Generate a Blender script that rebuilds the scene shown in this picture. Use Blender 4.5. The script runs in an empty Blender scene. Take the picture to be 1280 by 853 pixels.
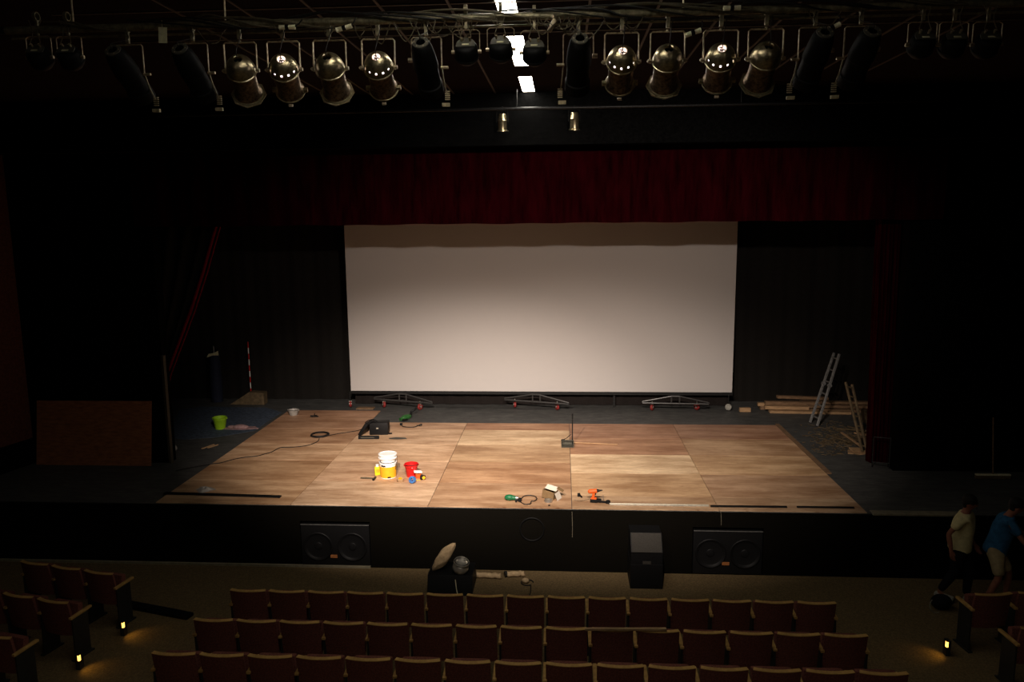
import bpy, bmesh, math, random
from mathutils import Vector, Matrix, Euler
random.seed(7)
PI = math.pi
sc = bpy.context.scene
COL = sc.collection

# ---------------------------------------------------------------- camera
F = 965.256; PITCH = .1527; YAW = -.0662; ROLL = -.0099
CAM = Vector((-.1568, -12.4122, 4.7536))
fw = Vector((math.sin(YAW)*math.cos(PITCH), math.cos(YAW)*math.cos(PITCH), -math.sin(PITCH)))
rt0 = Vector((math.cos(YAW), -math.sin(YAW), 0)); up0 = rt0.cross(fw)
rt = rt0*math.cos(ROLL) + up0*math.sin(ROLL); up = -rt0*math.sin(ROLL) + up0*math.cos(ROLL)
cd = bpy.data.cameras.new('camera'); cam = bpy.data.objects.new('camera', cd); COL.objects.link(cam)
cam.matrix_world = Matrix(((rt.x, up.x, -fw.x, CAM.x), (rt.y, up.y, -fw.y, CAM.y), (rt.z, up.z, -fw.z, CAM.z), (0, 0, 0, 1)))
cd.sensor_width = 36; cd.lens = 36*F/1280; cd.clip_end = 200; sc.camera = cam

def at(px, py, ax, val):
    """the point of the place seen at a photograph pixel, on the plane axis=val"""
    d = fw + rt*(px-640)/F - up*(py-426.5)/F
    return CAM + d*((val-CAM[ax])/d[ax])
FL = -1.1     # hall floor

# ---------------------------------------------------------------- materials
M = {}
def mat(name, col, rough=.6, metal=0., nscale=0., namt=.3, stretch=(1, 1, 1), bump=0., emit=None, es=0, col2=None, spec=.3, sheen=0):
    m = bpy.data.materials.new(name); m.use_nodes = True; nt = m.node_tree; b = nt.nodes['Principled BSDF']
    c = (*col, 1)
    b.inputs['Base Color'].default_value = c
    b.inputs['Roughness'].default_value = rough; b.inputs['Metallic'].default_value = metal
    b.inputs['Specular IOR Level'].default_value = spec
    if nscale:
        tc = nt.nodes.new('ShaderNodeTexCoord'); mp = nt.nodes.new('ShaderNodeMapping'); mp.inputs['Scale'].default_value = stretch
        no = nt.nodes.new('ShaderNodeTexNoise'); no.inputs['Scale'].default_value = nscale; no.inputs['Detail'].default_value = 6
        no.inputs['Roughness'].default_value = .65
        nt.links.new(tc.outputs['Object'], mp.inputs[0]); nt.links.new(mp.outputs[0], no.inputs['Vector'])
        r = nt.nodes.new('ShaderNodeValToRGB'); r.color_ramp.elements[0].position = .32; r.color_ramp.elements[1].position = .68
        d = col2 or tuple(x*(1-namt) for x in col)
        r.color_ramp.elements[0].color = (*d, 1)
        r.color_ramp.elements[1].color = (*[min(1, x*(1+namt*.6)) for x in col], 1)
        nt.links.new(no.outputs['Fac'], r.inputs[0]); nt.links.new(r.outputs[0], b.inputs['Base Color'])
        if bump:
            bp = nt.nodes.new('ShaderNodeBump'); bp.inputs['Strength'].default_value = bump; bp.inputs['Distance'].default_value = .01
            nt.links.new(no.outputs['Fac'], bp.inputs['Height']); nt.links.new(bp.outputs[0], b.inputs['Normal'])
    if emit:
        b.inputs['Emission Color'].default_value = (*emit, 1); b.inputs['Emission Strength'].default_value = es
    M[name] = m
    return m
mat('black_wall', (.004, .004, .004), 1, nscale=30, namt=.5, spec=.0)
mat('stage_front', (.0065, .0058, .0045), .95, nscale=60, namt=.7, spec=.0)
mat('black_drape', (.015, .0135, .012), .95, nscale=70, namt=.6, spec=.05)
mat('skirt', (.016, .013, .012), .95, nscale=70, namt=.5, spec=.05)
mat('red_wall', (.13, .045, .028), .8, nscale=20, namt=.4, spec=.1)
mat('hall_floor', (.16, .112, .055), .8, nscale=45, namt=.45, spec=.1)
mat('ceiling', (.018, .010, .009), .9, nscale=25, namt=.5, spec=.05)
mat('tbar', (.14, .12, .10), .6, metal=.3, nscale=8)
mat('base_trim', (.25, .22, .15), .6, nscale=10)
mat('jamb', (.04, .032, .018), .7, nscale=6, stretch=(1, 1, .3))
mat('red_velvet', (.024, .0011, .0026), .95, nscale=9, namt=.6, stretch=(1, 1, .15), spec=.0)
mat('red_edge_lit', (.14, .006, .014), .9, nscale=40, spec=.0)  # brighter red painted for light caught on the curtain edge
mat('screen_white', (.51, .483, .465), .9, nscale=90, namt=.05, spec=.1)
mat('black_metal', (.012, .012, .012), .45, metal=.3, nscale=40)
mat('gloss_black', (.035, .034, .033), .3, nscale=40, spec=.6)
mat('black_plastic', (.006, .006, .0065), .55, nscale=40, spec=.2)
mat('grey_plate', (.10, .095, .075), .5, metal=.4, nscale=25)
mat('brass_can', (.46, .39, .24), .30, metal=.92, nscale=26, namt=.55, bump=.15)
mat('rust_barrel', (.28, .19, .12), .38, metal=.85, nscale=34, namt=.7, bump=.3)
mat('yoke_metal', (.42, .34, .22), .45, metal=.6, nscale=30, namt=.5)
mat('frame_metal', (.36, .31, .19), .5, metal=.5, nscale=30, namt=.4)
mat('pipe', (.24, .21, .13), .5, metal=.6, nscale=25, namt=.6)
mat('cable_black', (.012, .011, .01), .6, nscale=30)
mat('cable_brown', (.09, .075, .045), .7, nscale=30)
mat('lamp_black', (.004, .004, .004), .6, nscale=40, spec=.12)
mat('dark_grille', (.04, .036, .03), .8, nscale=90, namt=.6)
mat('string', (.16, .14, .10), .8, nscale=20)
mat('pale_plastic', (.80, .74, .50), .5, nscale=20)
mat('label_paper', (.6, .57, .35), .7, nscale=30, namt=.3)
mat('hot_lamp', (.9, .8, .7), .5, nscale=30, emit=(1, .72, .62), es=1.6)
mat('hot_vent', (.9, .8, .7), .5, nscale=30, emit=(1, .86, .9), es=4)
mat('tube_light', (.9, .9, .9), .5, nscale=5, emit=(1, .93, .80), es=24)
mat('added_fill_glow', (.9, .9, .9), .5, nscale=5, emit=(1, .86, .68), es=6.5)  # glow of the added fill panels behind the camera
mat('aisle_glow', (.9, .7, .2), .5, nscale=5, emit=(1, .55, .10), es=3)
mat('maroon', (.17, .06, .045), .9, nscale=60, namt=.45, spec=.1)
mat('seat_wood', (.45, .27, .09), .5, nscale=12, namt=.3, spec=.1)
mat('seat_metal', (.02, .02, .018), .5, nscale=20)
mat('white_plastic', (.85, .85, .83), .35, nscale=15, namt=.04)
mat('yellow_label', (.85, .42, .02), .45, nscale=12, namt=.1)
mat('yellow', (.85, .70, .02), .4, nscale=12, namt=.1)
mat('red_plastic', (.55, .012, .012), .35, nscale=12, namt=.1)
mat('lime', (.30, .55, .02), .45, nscale=12, namt=.1)
mat('orange', (.75, .12, .02), .45, nscale=12, namt=.15)
mat('blue_tape', (.05, .16, .42), .5, nscale=20)
mat('green_tool', (.01, .12, .045), .4, nscale=20)
mat('dark_green_tool', (.02, .09, .02), .4, nscale=20)
mat('cardboard', (.19, .12, .055), .85, nscale=14, namt=.2)
mat('box_inside', (.60, .55, .47), .85, nscale=14, namt=.1)
mat('wood_pale', (.40, .25, .13), .7, nscale=7, stretch=(1, 6, 6), namt=.35)
mat('wood_old', (.20, .12, .065), .8, nscale=7, stretch=(1, 6, 6), namt=.5)
mat('wood_debris', (.12, .085, .045), .8, nscale=9, namt=.5)
mat('aluminium', (.42, .42, .41), .35, metal=.8, nscale=20, namt=.3)
mat('ladder_grey', (.24, .24, .235), .5, metal=.4, nscale=20, namt=.4)
mat('bright_metal', (.80, .77, .68), .28, metal=.85, nscale=20, namt=.2)
mat('wheel_red', (.20, .02, .018), .5, nscale=20)
mat('wheel_hub', (.36, .35, .31), .4, metal=.5, nscale=20)
mat('blue_tarp', (.070, .092, .13), .7, nscale=14, namt=.6, spec=.2)
mat('blue_cloth', (.012, .016, .035), .8, nscale=12)
mat('rag', (.32, .20, .20), .9, nscale=20)
mat('canvas', (.48, .35, .2), .9, nscale=12, namt=.35, bump=.6)
mat('cream_shirt', (.62, .54, .28), .9, nscale=14, namt=.2, spec=.1)
mat('blue_shirt', (.03, .12, .24), .9, nscale=14, namt=.3, spec=.1)
mat('khaki', (.42, .33, .18), .9, nscale=14, namt=.25, spec=.1)
mat('dark_cloth', (.01, .01, .012), .9, nscale=14, spec=.1)
mat('skin', (.26, .10, .06), .6, nscale=14, namt=.15)
mat('hair', (.008, .007, .006), .7, nscale=30)
mat('shoe', (.35, .33, .28), .6, nscale=14)
mat('glassy', (.35, .33, .30), .3, nscale=14)
mat('amber_label', (.35, .13, .04), .6, nscale=14)
mat('ply_board', (.34, .13, .055), .7, nscale=5, stretch=(1, 1, 4), namt=.4)

def floor_material():
    m = bpy.data.materials.new('stage_paint'); m.use_nodes = True; nt = m.node_tree; N = nt.nodes; L = nt.links
    b = N['Principled BSDF']; b.inputs['Roughness'].default_value = .62; b.inputs['Specular IOR Level'].default_value = .25
    tc = N.new('ShaderNodeTexCoord')
    def noise(scale, st, lo, hi, c0, c1):
        mp = N.new('ShaderNodeMapping'); mp.inputs['Scale'].default_value = st
        n = N.new('ShaderNodeTexNoise'); n.inputs['Scale'].default_value = scale; n.inputs['Detail'].default_value = 8; n.inputs['Roughness'].default_value = .7
        r = N.new('ShaderNodeValToRGB'); r.color_ramp.elements[0].position = lo; r.color_ramp.elements[1].position = hi
        r.color_ramp.elements[0].color = c0; r.color_ramp.elements[1].color = c1
        L.new(tc.outputs['Object'], mp.inputs[0]); L.new(mp.outputs[0], n.inputs['Vector']); L.new(n.outputs['Fac'], r.inputs[0]); return r
    a = noise(2.2, (1, 2.5, 1), .3, .75, (.035, .036, .036, 1), (.10, .10, .095, 1))
    s = noise(9, (.5, 3, 1), .52, .7, (0, 0, 0, 1), (.07, .068, .06, 1))
    mx = N.new('ShaderNodeMix'); mx.data_type = 'RGBA'; mx.blend_type = 'ADD'; mx.inputs[0].default_value = 1
    L.new(a.outputs[0], mx.inputs[6]); L.new(s.outputs[0], mx.inputs[7]); L.new(mx.outputs[2], b.inputs['Base Color'])
    M['stage_paint'] = m
floor_material()

def ply_material():
    m = bpy.data.materials.new('plywood'); m.use_nodes = True; nt = m.node_tree; N = nt.nodes; L = nt.links
    b = N['Principled BSDF']; b.inputs['Roughness'].default_value = .5; b.inputs['Specular IOR Level'].default_value = .3
    tc = N.new('ShaderNodeTexCoord'); oi = N.new('ShaderNodeObjectInfo')
    ad = N.new('ShaderNodeVectorMath'); ad.operation = 'ADD'
    sc_ = N.new('ShaderNodeVectorMath'); sc_.operation = 'SCALE'; sc_.inputs['Scale'].default_value = 37
    cb = N.new('ShaderNodeCombineXYZ'); L.new(oi.outputs['Random'], cb.inputs[0]); L.new(oi.outputs['Random'], cb.inputs[1])
    L.new(cb.outputs[0], sc_.inputs[0]); L.new(tc.outputs['Object'], ad.inputs[0]); L.new(sc_.outputs[0], ad.inputs[1])
    def noise(scale, st, det=6, ro=.6, dist=0):
        mp = N.new('ShaderNodeMapping'); mp.inputs['Scale'].default_value = st
        n = N.new('ShaderNodeTexNoise'); n.inputs['Scale'].default_value = scale; n.inputs['Detail'].default_value = det; n.inputs['Roughness'].default_value = ro
        n.inputs['Distortion'].default_value = dist
        L.new(ad.outputs[0], mp.inputs[0]); L.new(mp.outputs[0], n.inputs['Vector']); return n
    def ramp(n, lo, hi, c0, c1):
        r = N.new('ShaderNodeValToRGB'); r.color_ramp.elements[0].position = lo; r.color_ramp.elements[1].position = hi
        r.color_ramp.elements[0].color = (*c0, 1); r.color_ramp.elements[1].color = (*c1, 1); L.new(n.outputs['Fac'], r.inputs[0]); return r
    grain = ramp(noise(4.5, (.5, 9, 1), 12, .82, .5), .34, .66, (.68, .58, .50), (1.12, 1.13, 1.15))
    blotch = ramp(noise(1.2, (.7, 2.6, 1), 5), .38, .64, (.66, .57, .50), (1.12, 1.12, 1.12))  # broad random darker bands across the sheet
    dash = ramp(noise(6, (1.0, 12, 1), 3, .55), .60, .70, (1, 1, 1), (.5, .38, .30))
    def mul(a, bb):
        x = N.new('ShaderNodeMix'); x.data_type = 'RGBA'; x.blend_type = 'MULTIPLY'; x.inputs[0].default_value = 1
        L.new(a, x.inputs[6]); L.new(bb, x.inputs[7]); return x.outputs[2]
    c = mul(mul(mul(oi.outputs['Color'], grain.outputs[0]), blotch.outputs[0]), dash.outputs[0])
    L.new(c, b.inputs['Base Color']); M['plywood'] = m
ply_material()

# ---------------------------------------------------------------- geometry helpers
class MB:
    def __init__(s): s.bm = bmesh.new()
    def box(s, c, size, rot=(0, 0, 0), bev=0):
        R_ = Euler(rot).to_matrix(); c = Vector(c)
        r = bmesh.ops.create_cube(s.bm, size=1)
        for v in r['verts']: v.co = c + R_ @ Vector((v.co.x*size[0], v.co.y*size[1], v.co.z*size[2]))
        if bev:
            es = list({e for v in r['verts'] for e in v.link_edges})
            bmesh.ops.bevel(s.bm, geom=es, offset=bev, segments=2, affect='EDGES', profile=.6)
        return s
    def b2(s, lo, hi, bev=0):
        lo = Vector(lo); hi = Vector(hi)
        return s.box((lo+hi)/2, hi-lo, bev=bev)
    def frame(s, d):
        d = Vector(d).normalized(); a = Vector((0, 0, 1)) if abs(d.z) < .9 else Vector((1, 0, 0))
        x = d.cross(a).normalized(); return x, d.cross(x), d
    def lathe(s, prof, o=(0, 0, 0), axis=(0, 0, 1), n=24, skip=None, sc=(1, 1)):
        x, y, d = s.frame(axis); o = Vector(o); rings = []
        for r, t in prof:
            if r < 1e-6: rings.append([s.bm.verts.new(o+d*t)])
            else: rings.append([s.bm.verts.new(o+d*t+x*(r*sc[0]*math.cos(2*PI*k/n))+y*(r*sc[1]*math.sin(2*PI*k/n))) for k in range(n)])
        for i in range(len(rings)-1):
            A, B = rings[i], rings[i+1]
            for k in range(n):
                if skip and skip(i, k): continue
                if len(A) == 1 and len(B) == 1: continue
                if len(A) == 1: s.bm.faces.new((A[0], B[k], B[(k+1) % n]))
                elif len(B) == 1: s.bm.faces.new((A[k], A[(k+1) % n], B[0]))
                else: s.bm.faces.new((A[k], A[(k+1) % n], B[(k+1) % n], B[k]))
        return s
    def cyl(s, p0, p1, r, r1=None, n=12):
        p0 = Vector(p0); p1 = Vector(p1); L_ = (p1-p0).length; r1 = r if r1 is None else r1
        return s.lathe([(0, 0), (r, 0), (r1, L_), (0, L_)], p0, p1-p0, n)
    def tube(s, pts, r, n=6, closed=False):
        pts = [Vector(p) for p in pts]; rings = []; N_ = len(pts); prev = None
        for i, p in enumerate(pts):
            a = pts[(i-1) % N_] if (closed or i > 0) else p; b = pts[(i+1) % N_] if (closed or i < N_-1) else p
            d = (b-a).normalized() if (b-a).length > 1e-9 else Vector((0, 0, 1))
            if prev is None: x, y, _ = s.frame(d)
            else:
                x = prev - d*prev.dot(d)
                x = x.normalized() if x.length > 1e-6 else s.frame(d)[0]
                y = d.cross(x)
            prev = x
            rings.append([s.bm.verts.new(p+x*(r*math.cos(2*PI*k/n))+y*(r*math.sin(2*PI*k/n))) for k in range(n)])
        m = N_ if closed else N_-1
        for i in range(m):
            A, B = rings[i], rings[(i+1) % N_]
            for k in range(n): s.bm.faces.new((A[k], A[(k+1) % n], B[(k+1) % n], B[k]))
        if not closed:
            s.bm.faces.new(rings[0][::-1]); s.bm.faces.new(rings[-1])
        return s
    def sphere(s, c, r, sz=(1, 1, 1), u=16, v=10):
        q = bmesh.ops.create_uvsphere(s.bm, u_segments=u, v_segments=v, radius=r)
        for w in q['verts']: w.co = Vector(c)+Vector((w.co.x*sz[0], w.co.y*sz[1], w.co.z*sz[2]))
        return s
    def prism(s, poly, lo, hi, ax=2):
        """polygon in the two other axes extruded along axis ax"""
        def P(a, b, t):
            return Vector((t, a, b)) if ax == 0 else Vector((a, t, b)) if ax == 1 else Vector((a, b, t))
        A = [s.bm.verts.new(P(a, b, lo)) for a, b in poly]; B = [s.bm.verts.new(P(a, b, hi)) for a, b in poly]
        n = len(poly); s.bm.faces.new(A[::-1]); s.bm.faces.new(B)
        for k in range(n): s.bm.faces.new((A[k], A[(k+1) % n], B[(k+1) % n], B[k]))
        return s
    def sheet(s, fn, nu, nv, th=0):
        """grid surface fn(u,v) with optional thickness"""
        V = [[s.bm.verts.new(fn(i/nu, j/nv)) for j in range(nv+1)] for i in range(nu+1)]
        fs = [s.bm.faces.new((V[i][j], V[i+1][j], V[i+1][j+1], V[i][j+1])) for i in range(nu) for j in range(nv)]
        if th:
            bmesh.ops.recalc_face_normals(s.bm, faces=fs); bmesh.ops.solidify(s.bm, geom=fs, thickness=th)
        return s
    def xf(s, mtx):
        for v in s.bm.verts: v.co = mtx @ v.co
        return s
    def build(s, name, m, parent=None, smooth=False, loc=None, rot=None):
        bmesh.ops.recalc_face_normals(s.bm, faces=s.bm.faces[:])
        me = bpy.data.meshes.new(name); s.bm.to_mesh(me); s.bm.free()
        for mm in (m if isinstance(m, (list, tuple)) else [m]): me.materials.append(M[mm])
        if smooth:
            me.polygons.foreach_set('use_smooth', [True]*len(me.polygons))
            try: me.set_sharp_from_angle(angle=math.radians(38))
            except Exception: pass
        o = bpy.data.objects.new(name, me); COL.objects.link(o)
        if parent: o.parent = parent
        if loc is not None: o.location = loc
        if rot is not None: o.rotation_euler = rot
        return o

def tag(o, label=None, cat=None, group=None, kind=None):
    if label: o['label'] = label
    if cat: o['category'] = cat
    if group: o['group'] = group
    if kind: o['kind'] = kind
    return o
def thing(name, label, cat, loc=(0, 0, 0), rz=0, group=None, rot=None):
    o = bpy.data.objects.new(name, None); COL.objects.link(o); o.empty_display_size = .1
    o.location = loc; o.rotation_euler = rot or (0, 0, rz)
    return tag(o, label, cat, group)
def struct(name, mb, m, label=None, **k):
    o = mb.build(name, m, **k); o['kind'] = 'structure'
    if label: o['label'] = label; 
    return o
KIDS = {}
def copy_tree(o, parent=None):
    c = o.copy(); COL.objects.link(c); c.parent = parent
    for ch in [x for x in bpy.data.objects if x.parent == o]: copy_tree(ch, c)
    return c
ORD = ['first', 'second', 'third', 'fourth', 'fifth', 'sixth', 'seventh', 'eighth', 'ninth', 'tenth', 'eleventh', 'twelfth', 'thirteenth', 'fourteenth', 'fifteenth']

# ================================================================= SETTING
# hall floor, stage, walls, ceiling
struct('floor', MB().b2((-16, -16, FL-.1), (12, -.06, FL)), 'hall_floor', 'speckled tan hall floor in front of the stage')
# stage slab with painted surface
st = struct('stage_floor', MB().b2((-16, .001, -.12), (12, 9, -.018)), 'stage_paint', 'scuffed dark painted stage floor around the plywood deck')
# stage front wall with two recesses for the speakers
mb = MB()
subs = [(-4.66, -3.44), (2.0, 3.16)]
xs = [-16, subs[0][0], subs[0][1], subs[1][0], subs[1][1], 12]
for i in range(5):
    if i % 2 == 0: mb.b2((xs[i], -.05, FL), (xs[i+1], 0, -.03))
    else: mb.b2((xs[i], -.05, -.28), (xs[i+1], 0, -.03)); mb.b2((xs[i], .62, FL), (xs[i+1], .66, -.12))
struct('wall_front', mb, 'stage_front', 'black stage front below the plywood deck')
struct('trim_1', MB().b2((-16, -.1, FL), (-3.45, -.051, FL+.035)), 'base_trim', 'pale strip along the foot of the stage front, left side')
struct('trim_2', MB().b2((4.9, -.055, -.03), (6.33, .12, -.005)), 'base_trim', 'pale edging strip on the stage lip at right')
struct('wall_back', MB().b2((-16, 9, -1.2), (12, 9.1, 7.2)), 'black_wall')
struct('wall_right', MB().b2((8.6, -16, FL-.1), (8.7, 9, 7.2)), 'black_wall')
struct('wall_rear', MB().b2((-16, -16.1, FL-.1), (12, -16, 7.2)), 'black_wall')
a = at(38, 547, 1, 2.2); b = at(-60, 578, 2, a.z)
def splay(u, v):
    p = a.lerp(b, u*1.6); return Vector((p.x, p.y, a.z+(7.0-a.z)*v))
struct('wall_left', MB().sheet(splay, 1, 1, .06), 'red_wall', 'dim reddish side wall at far left')
def splay2(u, v):
    p = a.lerp(b, u*1.6); return Vector((p.x+.02, p.y, FL+(a.z-FL)*v))
struct('baseboard_left', MB().sheet(splay2, 1, 1, .06), 'black_wall', 'black lower part of the left side wall')
struct('wall_left_end', MB().b2((-13.95, -16, FL-.1), (-13.85, -2, 7.2)), 'black_wall')
# proscenium
struct('wall_proscenium_left', MB().b2((-14, 2.25, -.017), (-8.12, 2.5, 7.1)), 'black_wall')
struct('wall_proscenium_right', MB().b2((6.15, 2.25, -.017), (8.59, 2.5, 7.1)), 'black_wall')
struct('trim_3', MB().b2((-8.119, 2.2, -.017), (-8.07, 2.3, 2.2)), 'jamb', 'dull brown jamb board at the left edge of the stage opening')
struct('wall_header', MB().b2((-16, .02, 5.95), (12, .25, 6.75)), 'black_wall')
struct('wall_proscenium_top', MB().b2((-8.1, 2.75, 5.2), (6.38, 2.9, 7.1)), 'black_wall')
# ceiling (panels sit in slots cut between its tiles)
PX0, PX1 = -.78, -.58
PAN = [(-17+.0, -17)]
PANY = [(-12.0, -10.4), (-9.2, -7.6), (-6.5, -4.54), (-3.65, -2.0), (-1.27, .01)]
mb = MB(); mb.b2((-16, -16, 6.75), (PX0, .3, 6.85)); mb.b2((PX1, -16, 6.75), (12, .3, 6.85))
ye = -16
for y0, y1 in PANY:
    mb.b2((PX0, ye, 6.75), (PX1, y0, 6.85)); ye = y1
mb.b2((PX0, ye, 6.75), (PX1, .3, 6.85))
struct('ceiling', mb, 'ceiling', 'dark reddish tiled ceiling over the hall')
struct('ceiling_stage', MB().b2((-16, .25, 7.15), (12, 9, 7.25)), 'black_wall')
mb = MB()
for k in range(-5, 8):
    x = -.555+.648*k
    if k == 0: continue
    mb.b2((x-.012, -9, 6.738), (x+.012, .0, 6.7495))
for y in (-4.98, -3.83):
    mb.b2((-5, y-.012, 6.74), (5, y+.012, 6.7494))
struct('ceiling_grid', mb, 'tbar', 'thin metal bars between the ceiling tiles')
nm = ['nearest the back of the hall', 'over the balcony end', 'at the top edge of the photo, above the lighting bar', 'seen behind the small black floodlights', 'smallest, farthest towards the stage']
for i, (y0, y1) in enumerate(PANY):
    t = thing('ceiling_light', 'white fluorescent ceiling panel, '+nm[i], 'ceiling light', ((PX0+PX1)/2, (y0+y1)/2, 6.75), group='ceiling light panels in a row')
    w = PX1-PX0; h = y1-y0
    MB().b2((-w/2+.008, -h/2+.008, .005), (w/2-.008, h/2-.008, .02)).build('diffuser', 'tube_light', t)
    m2 = MB(); m2.b2((-w/2, -h/2, 0), (-w/2+.008, h/2, .03)); m2.b2((w/2-.008, -h/2, 0), (w/2, h/2, .03)); m2.b2((-w/2, -h/2, 0), (w/2, -h/2+.008, .03)); m2.b2((-w/2, h/2-.008, 0), (w/2, h/2, .03))
    m2.build('frame', 'tbar', t)

for x, w_ in ((-4.0, 'left'), (3.0, 'right')):  # added panels, out of view, that brighten the seat backs
    t = thing('ceiling_light', 'added fill light panel under the ceiling behind the camera, %s one' % w_, 'ceiling light', (x, -14.6, 6.75))
    MB().b2((-.6, -.6, -.075), (.6, .6, -.06)).build('diffuser', 'added_fill_glow', t)
    MB().b2((-.62, -.62, -.06), (.62, .62, -.001)).build('frame', 'tbar', t)

# ================================================================= DRAPES
def pleat(x, amp=.028, k=1.0): return amp*(math.sin(x*9*k)+.5*math.sin(x*17.3*k+1)+.35*math.sin(x*4.1+2))
def fv(u, v):
    x = -8.3+14.9*u; z = 4.73+1.6*(1-v) + (.006*math.sin(x*6)+.004*math.sin(x*2.3+1))*(v)
    return Vector((x, 1.95+pleat(x)*(.35+.65*v), z))
tag(MB().sheet(fv, 420, 6, .01).build('valance_curtain', 'red_velvet', smooth=True), 'dark red pleated valance curtain hanging across the top of the stage opening', 'curtain')
# left tied back curtain, its leading edge sweeps down to the tie point
edge = [at(268, 283, 1, 2.75), at(252, 340, 1, 2.75), at(236, 390, 1, 2.75), at(221, 430, 1, 2.75), at(206, 470, 1, 2.75), at(200, 500, 1, 2.75), at(206, 530, 1, 2.75), at(211, 552, 1, 2.75), at(212, 566, 1, 2.75)]
def lerp_path(P, t):
    f = t*(len(P)-1); i = min(int(f), len(P)-2); return P[i].lerp(P[i+1], f-i)
def fc(u, v):
    e = lerp_path(edge, v); x0 = -8.9; z = e.z
    if v == 0: z = 4.75
    z = max(.0, z)
    w = (e.x-x0)
    x = e.x-u*w
    return Vector((x, 2.80+.06*math.sin(u*34)*min(1, w)+.05*math.sin(u*9), z))
lc = thing('stage_curtain', 'dark red stage curtain tied back at left, shaded face painted black, lit edge red', 'curtain', (-8.4, 2.8, 0))
o = MB().sheet(fc, 60, 40, .012).build('drape', 'black_drape', lc, smooth=True); o.location = -lc.location  # dark red cloth out of the light, its shade painted as black
ep = [lerp_path(edge, t/40)+Vector((.015, .04, 0)) for t in range(41)]; 
for p in ep: p.z = max(p.z, .04)
o = MB().tube(ep, .032, 8).build('hem', 'red_edge_lit', lc, smooth=True); o.location = -lc.location  # light along the leading edge, painted as a brighter red
o = MB().tube([p+Vector((.075, .03, 0)) for p in ep[:24]], .014, 6).build('pull_cord', 'red_edge_lit', lc, smooth=True); o.location = -lc.location
# right curtain gathered
rc = thing('stage_curtain', 'dark red stage curtain gathered into narrow folds at the right of the opening', 'curtain', (6.2, 2.8, 0))
def fr(u, v):
    x = 5.83+.45*u+(.07*v-.05); z = 5.0*(1-v)+.0
    return Vector((x-6.2, .09*math.sin(u*40)+.02*math.sin(v*5+u*7), z))
MB().sheet(fr, 60, 20, .012).build('drape', 'red_velvet', rc, smooth=True)

# black backdrop behind the screen
def bd(u, v):
    x = -12+23*u; return Vector((x, 8.0+.018*math.sin(x*8)+.012*math.sin(x*19), -.015+6.5*v))
tag(MB().sheet(bd, 400, 1, .01).build('backdrop_curtain', 'black_drape', smooth=True), 'black drape hanging behind and beside the white projection screen', 'curtain')
# wing legs
def leg(x0, x1, y, name_label):
    def f(u, v):
        x = x0+(x1-x0)*u; return Vector((x, y+.05*math.sin(x*9), -.015+6.4*v))
    tag(MB().sheet(f, 60, 1, .01).build('wing_drape', 'black_wall', smooth=True), name_label, 'curtain')
leg(-13.5, -9.4, 8.5, 'black wing drape behind the far left of the stage')
leg(7.75, 8.5, 7.6, 'black wing drape behind the timber pile at right')

# ================================================================= PROJECTION SCREEN
SY = 7.15
scn = thing('projection_screen', 'large white projection screen on a black wheeled base at the back of the stage', 'screen', (-.78, SY, 0))
def sp(px, py): p = at(px, py, 1, SY); return Vector((p.x+.78, 0, p.z))
TL, TR, BL, BR = sp(431, 280), sp(922, 279), sp(438, 488), sp(915, 491)
xl = (TL.x+BL.x)/2; xr = (TR.x+BR.x)/2; zb = .415
MB().b2((xl, -.01, zb), (xr, .01, 5.3)).build('screen_fabric', 'screen_white', scn)
fmb = MB(); fmb.b2((xl-.01, -.04, zb-.075), (xr+.01, .06, zb-.001)); fmb.b2((xl, .011, zb), (xl+.05, .07, 5.3)); fmb.b2((xr-.05, .011, zb), (xr, .07, 5.3)); fmb.b2((xl, .011, 5.24), (xr, .07, 5.3))
for k in range(9):
    x = xl+.5+k*(xr-xl-1)/8; fmb.box((x, -.042, zb-.03), (.02, .006, .02))
fmb.build('screen_frame', 'black_metal', scn)
def sk(u, v):
    x = xl+.02+(xr-xl-.04)*u; return Vector((x, .30+.02*math.sin(x*14), .0+(zb-.05)*v))
MB().sheet(sk, 240, 1, .006).build('skirt', 'skirt', scn)
def caster(px, py, yy, par, a=0.):
    p = at(px, py, 2, .085); p.x += .78; p.y -= SY
    c = MB(); c.box((0, 0, .095), (.035, .09, .05), bev=.006); c.cyl((0, 0, .1), (0, 0, .16), .03, n=10)
    h = c.build('caster', 'wheel_hub', par, loc=(p.x, p.y, .0), rot=(0, 0, a))
    return h, p
def wheel(par):
    w = MB(); w.lathe([(.02, -.03), (.075, -.03), (.085, -.018), (.085, .018), (.075, .03), (.02, .03)], (0, 0, .067), (1, 0, 0), 20)
    return w.xf(Matrix.Translation((0, 0, .018))).build('wheel', 'wheel_red', par, smooth=True)
def foot(px0, py0, px1, py1, cx, z=.235):
    p0 = at(px0, py0, 2, z); p1 = at(px1, py1, 2, z)
    for p in (p0, p1): p.x += .78; p.y -= SY
    # keep the foot clear of the screen
    f = MB(); d = p1-p0; mid = (p0+p1)/2
    c0 = mid-d.normalized()*.10; c1 = mid+d.normalized()*.10; h = Vector((0, 0, .185)); s_ = Vector((0, 0, .035))
    f.tube([p0, p1], .020, 8); f.tube([p0+s_*1.1, c0+h], .017, 8); f.tube([p1+s_*1.0, c1+h], .017, 8)
    f.tube([c0, c0+h], .02, 8); f.tube([c1, c1+h], .02, 8); f.tube([c0+h, c1+h], .02, 8)
    f.tube([p0, p0+s_*1.1], .015, 8); f.tube([p1, p1+s_*1.0], .015, 8)
    ft = f.build('base_truss', 'gloss_black', scn, smooth=True)
    return ft
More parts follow.
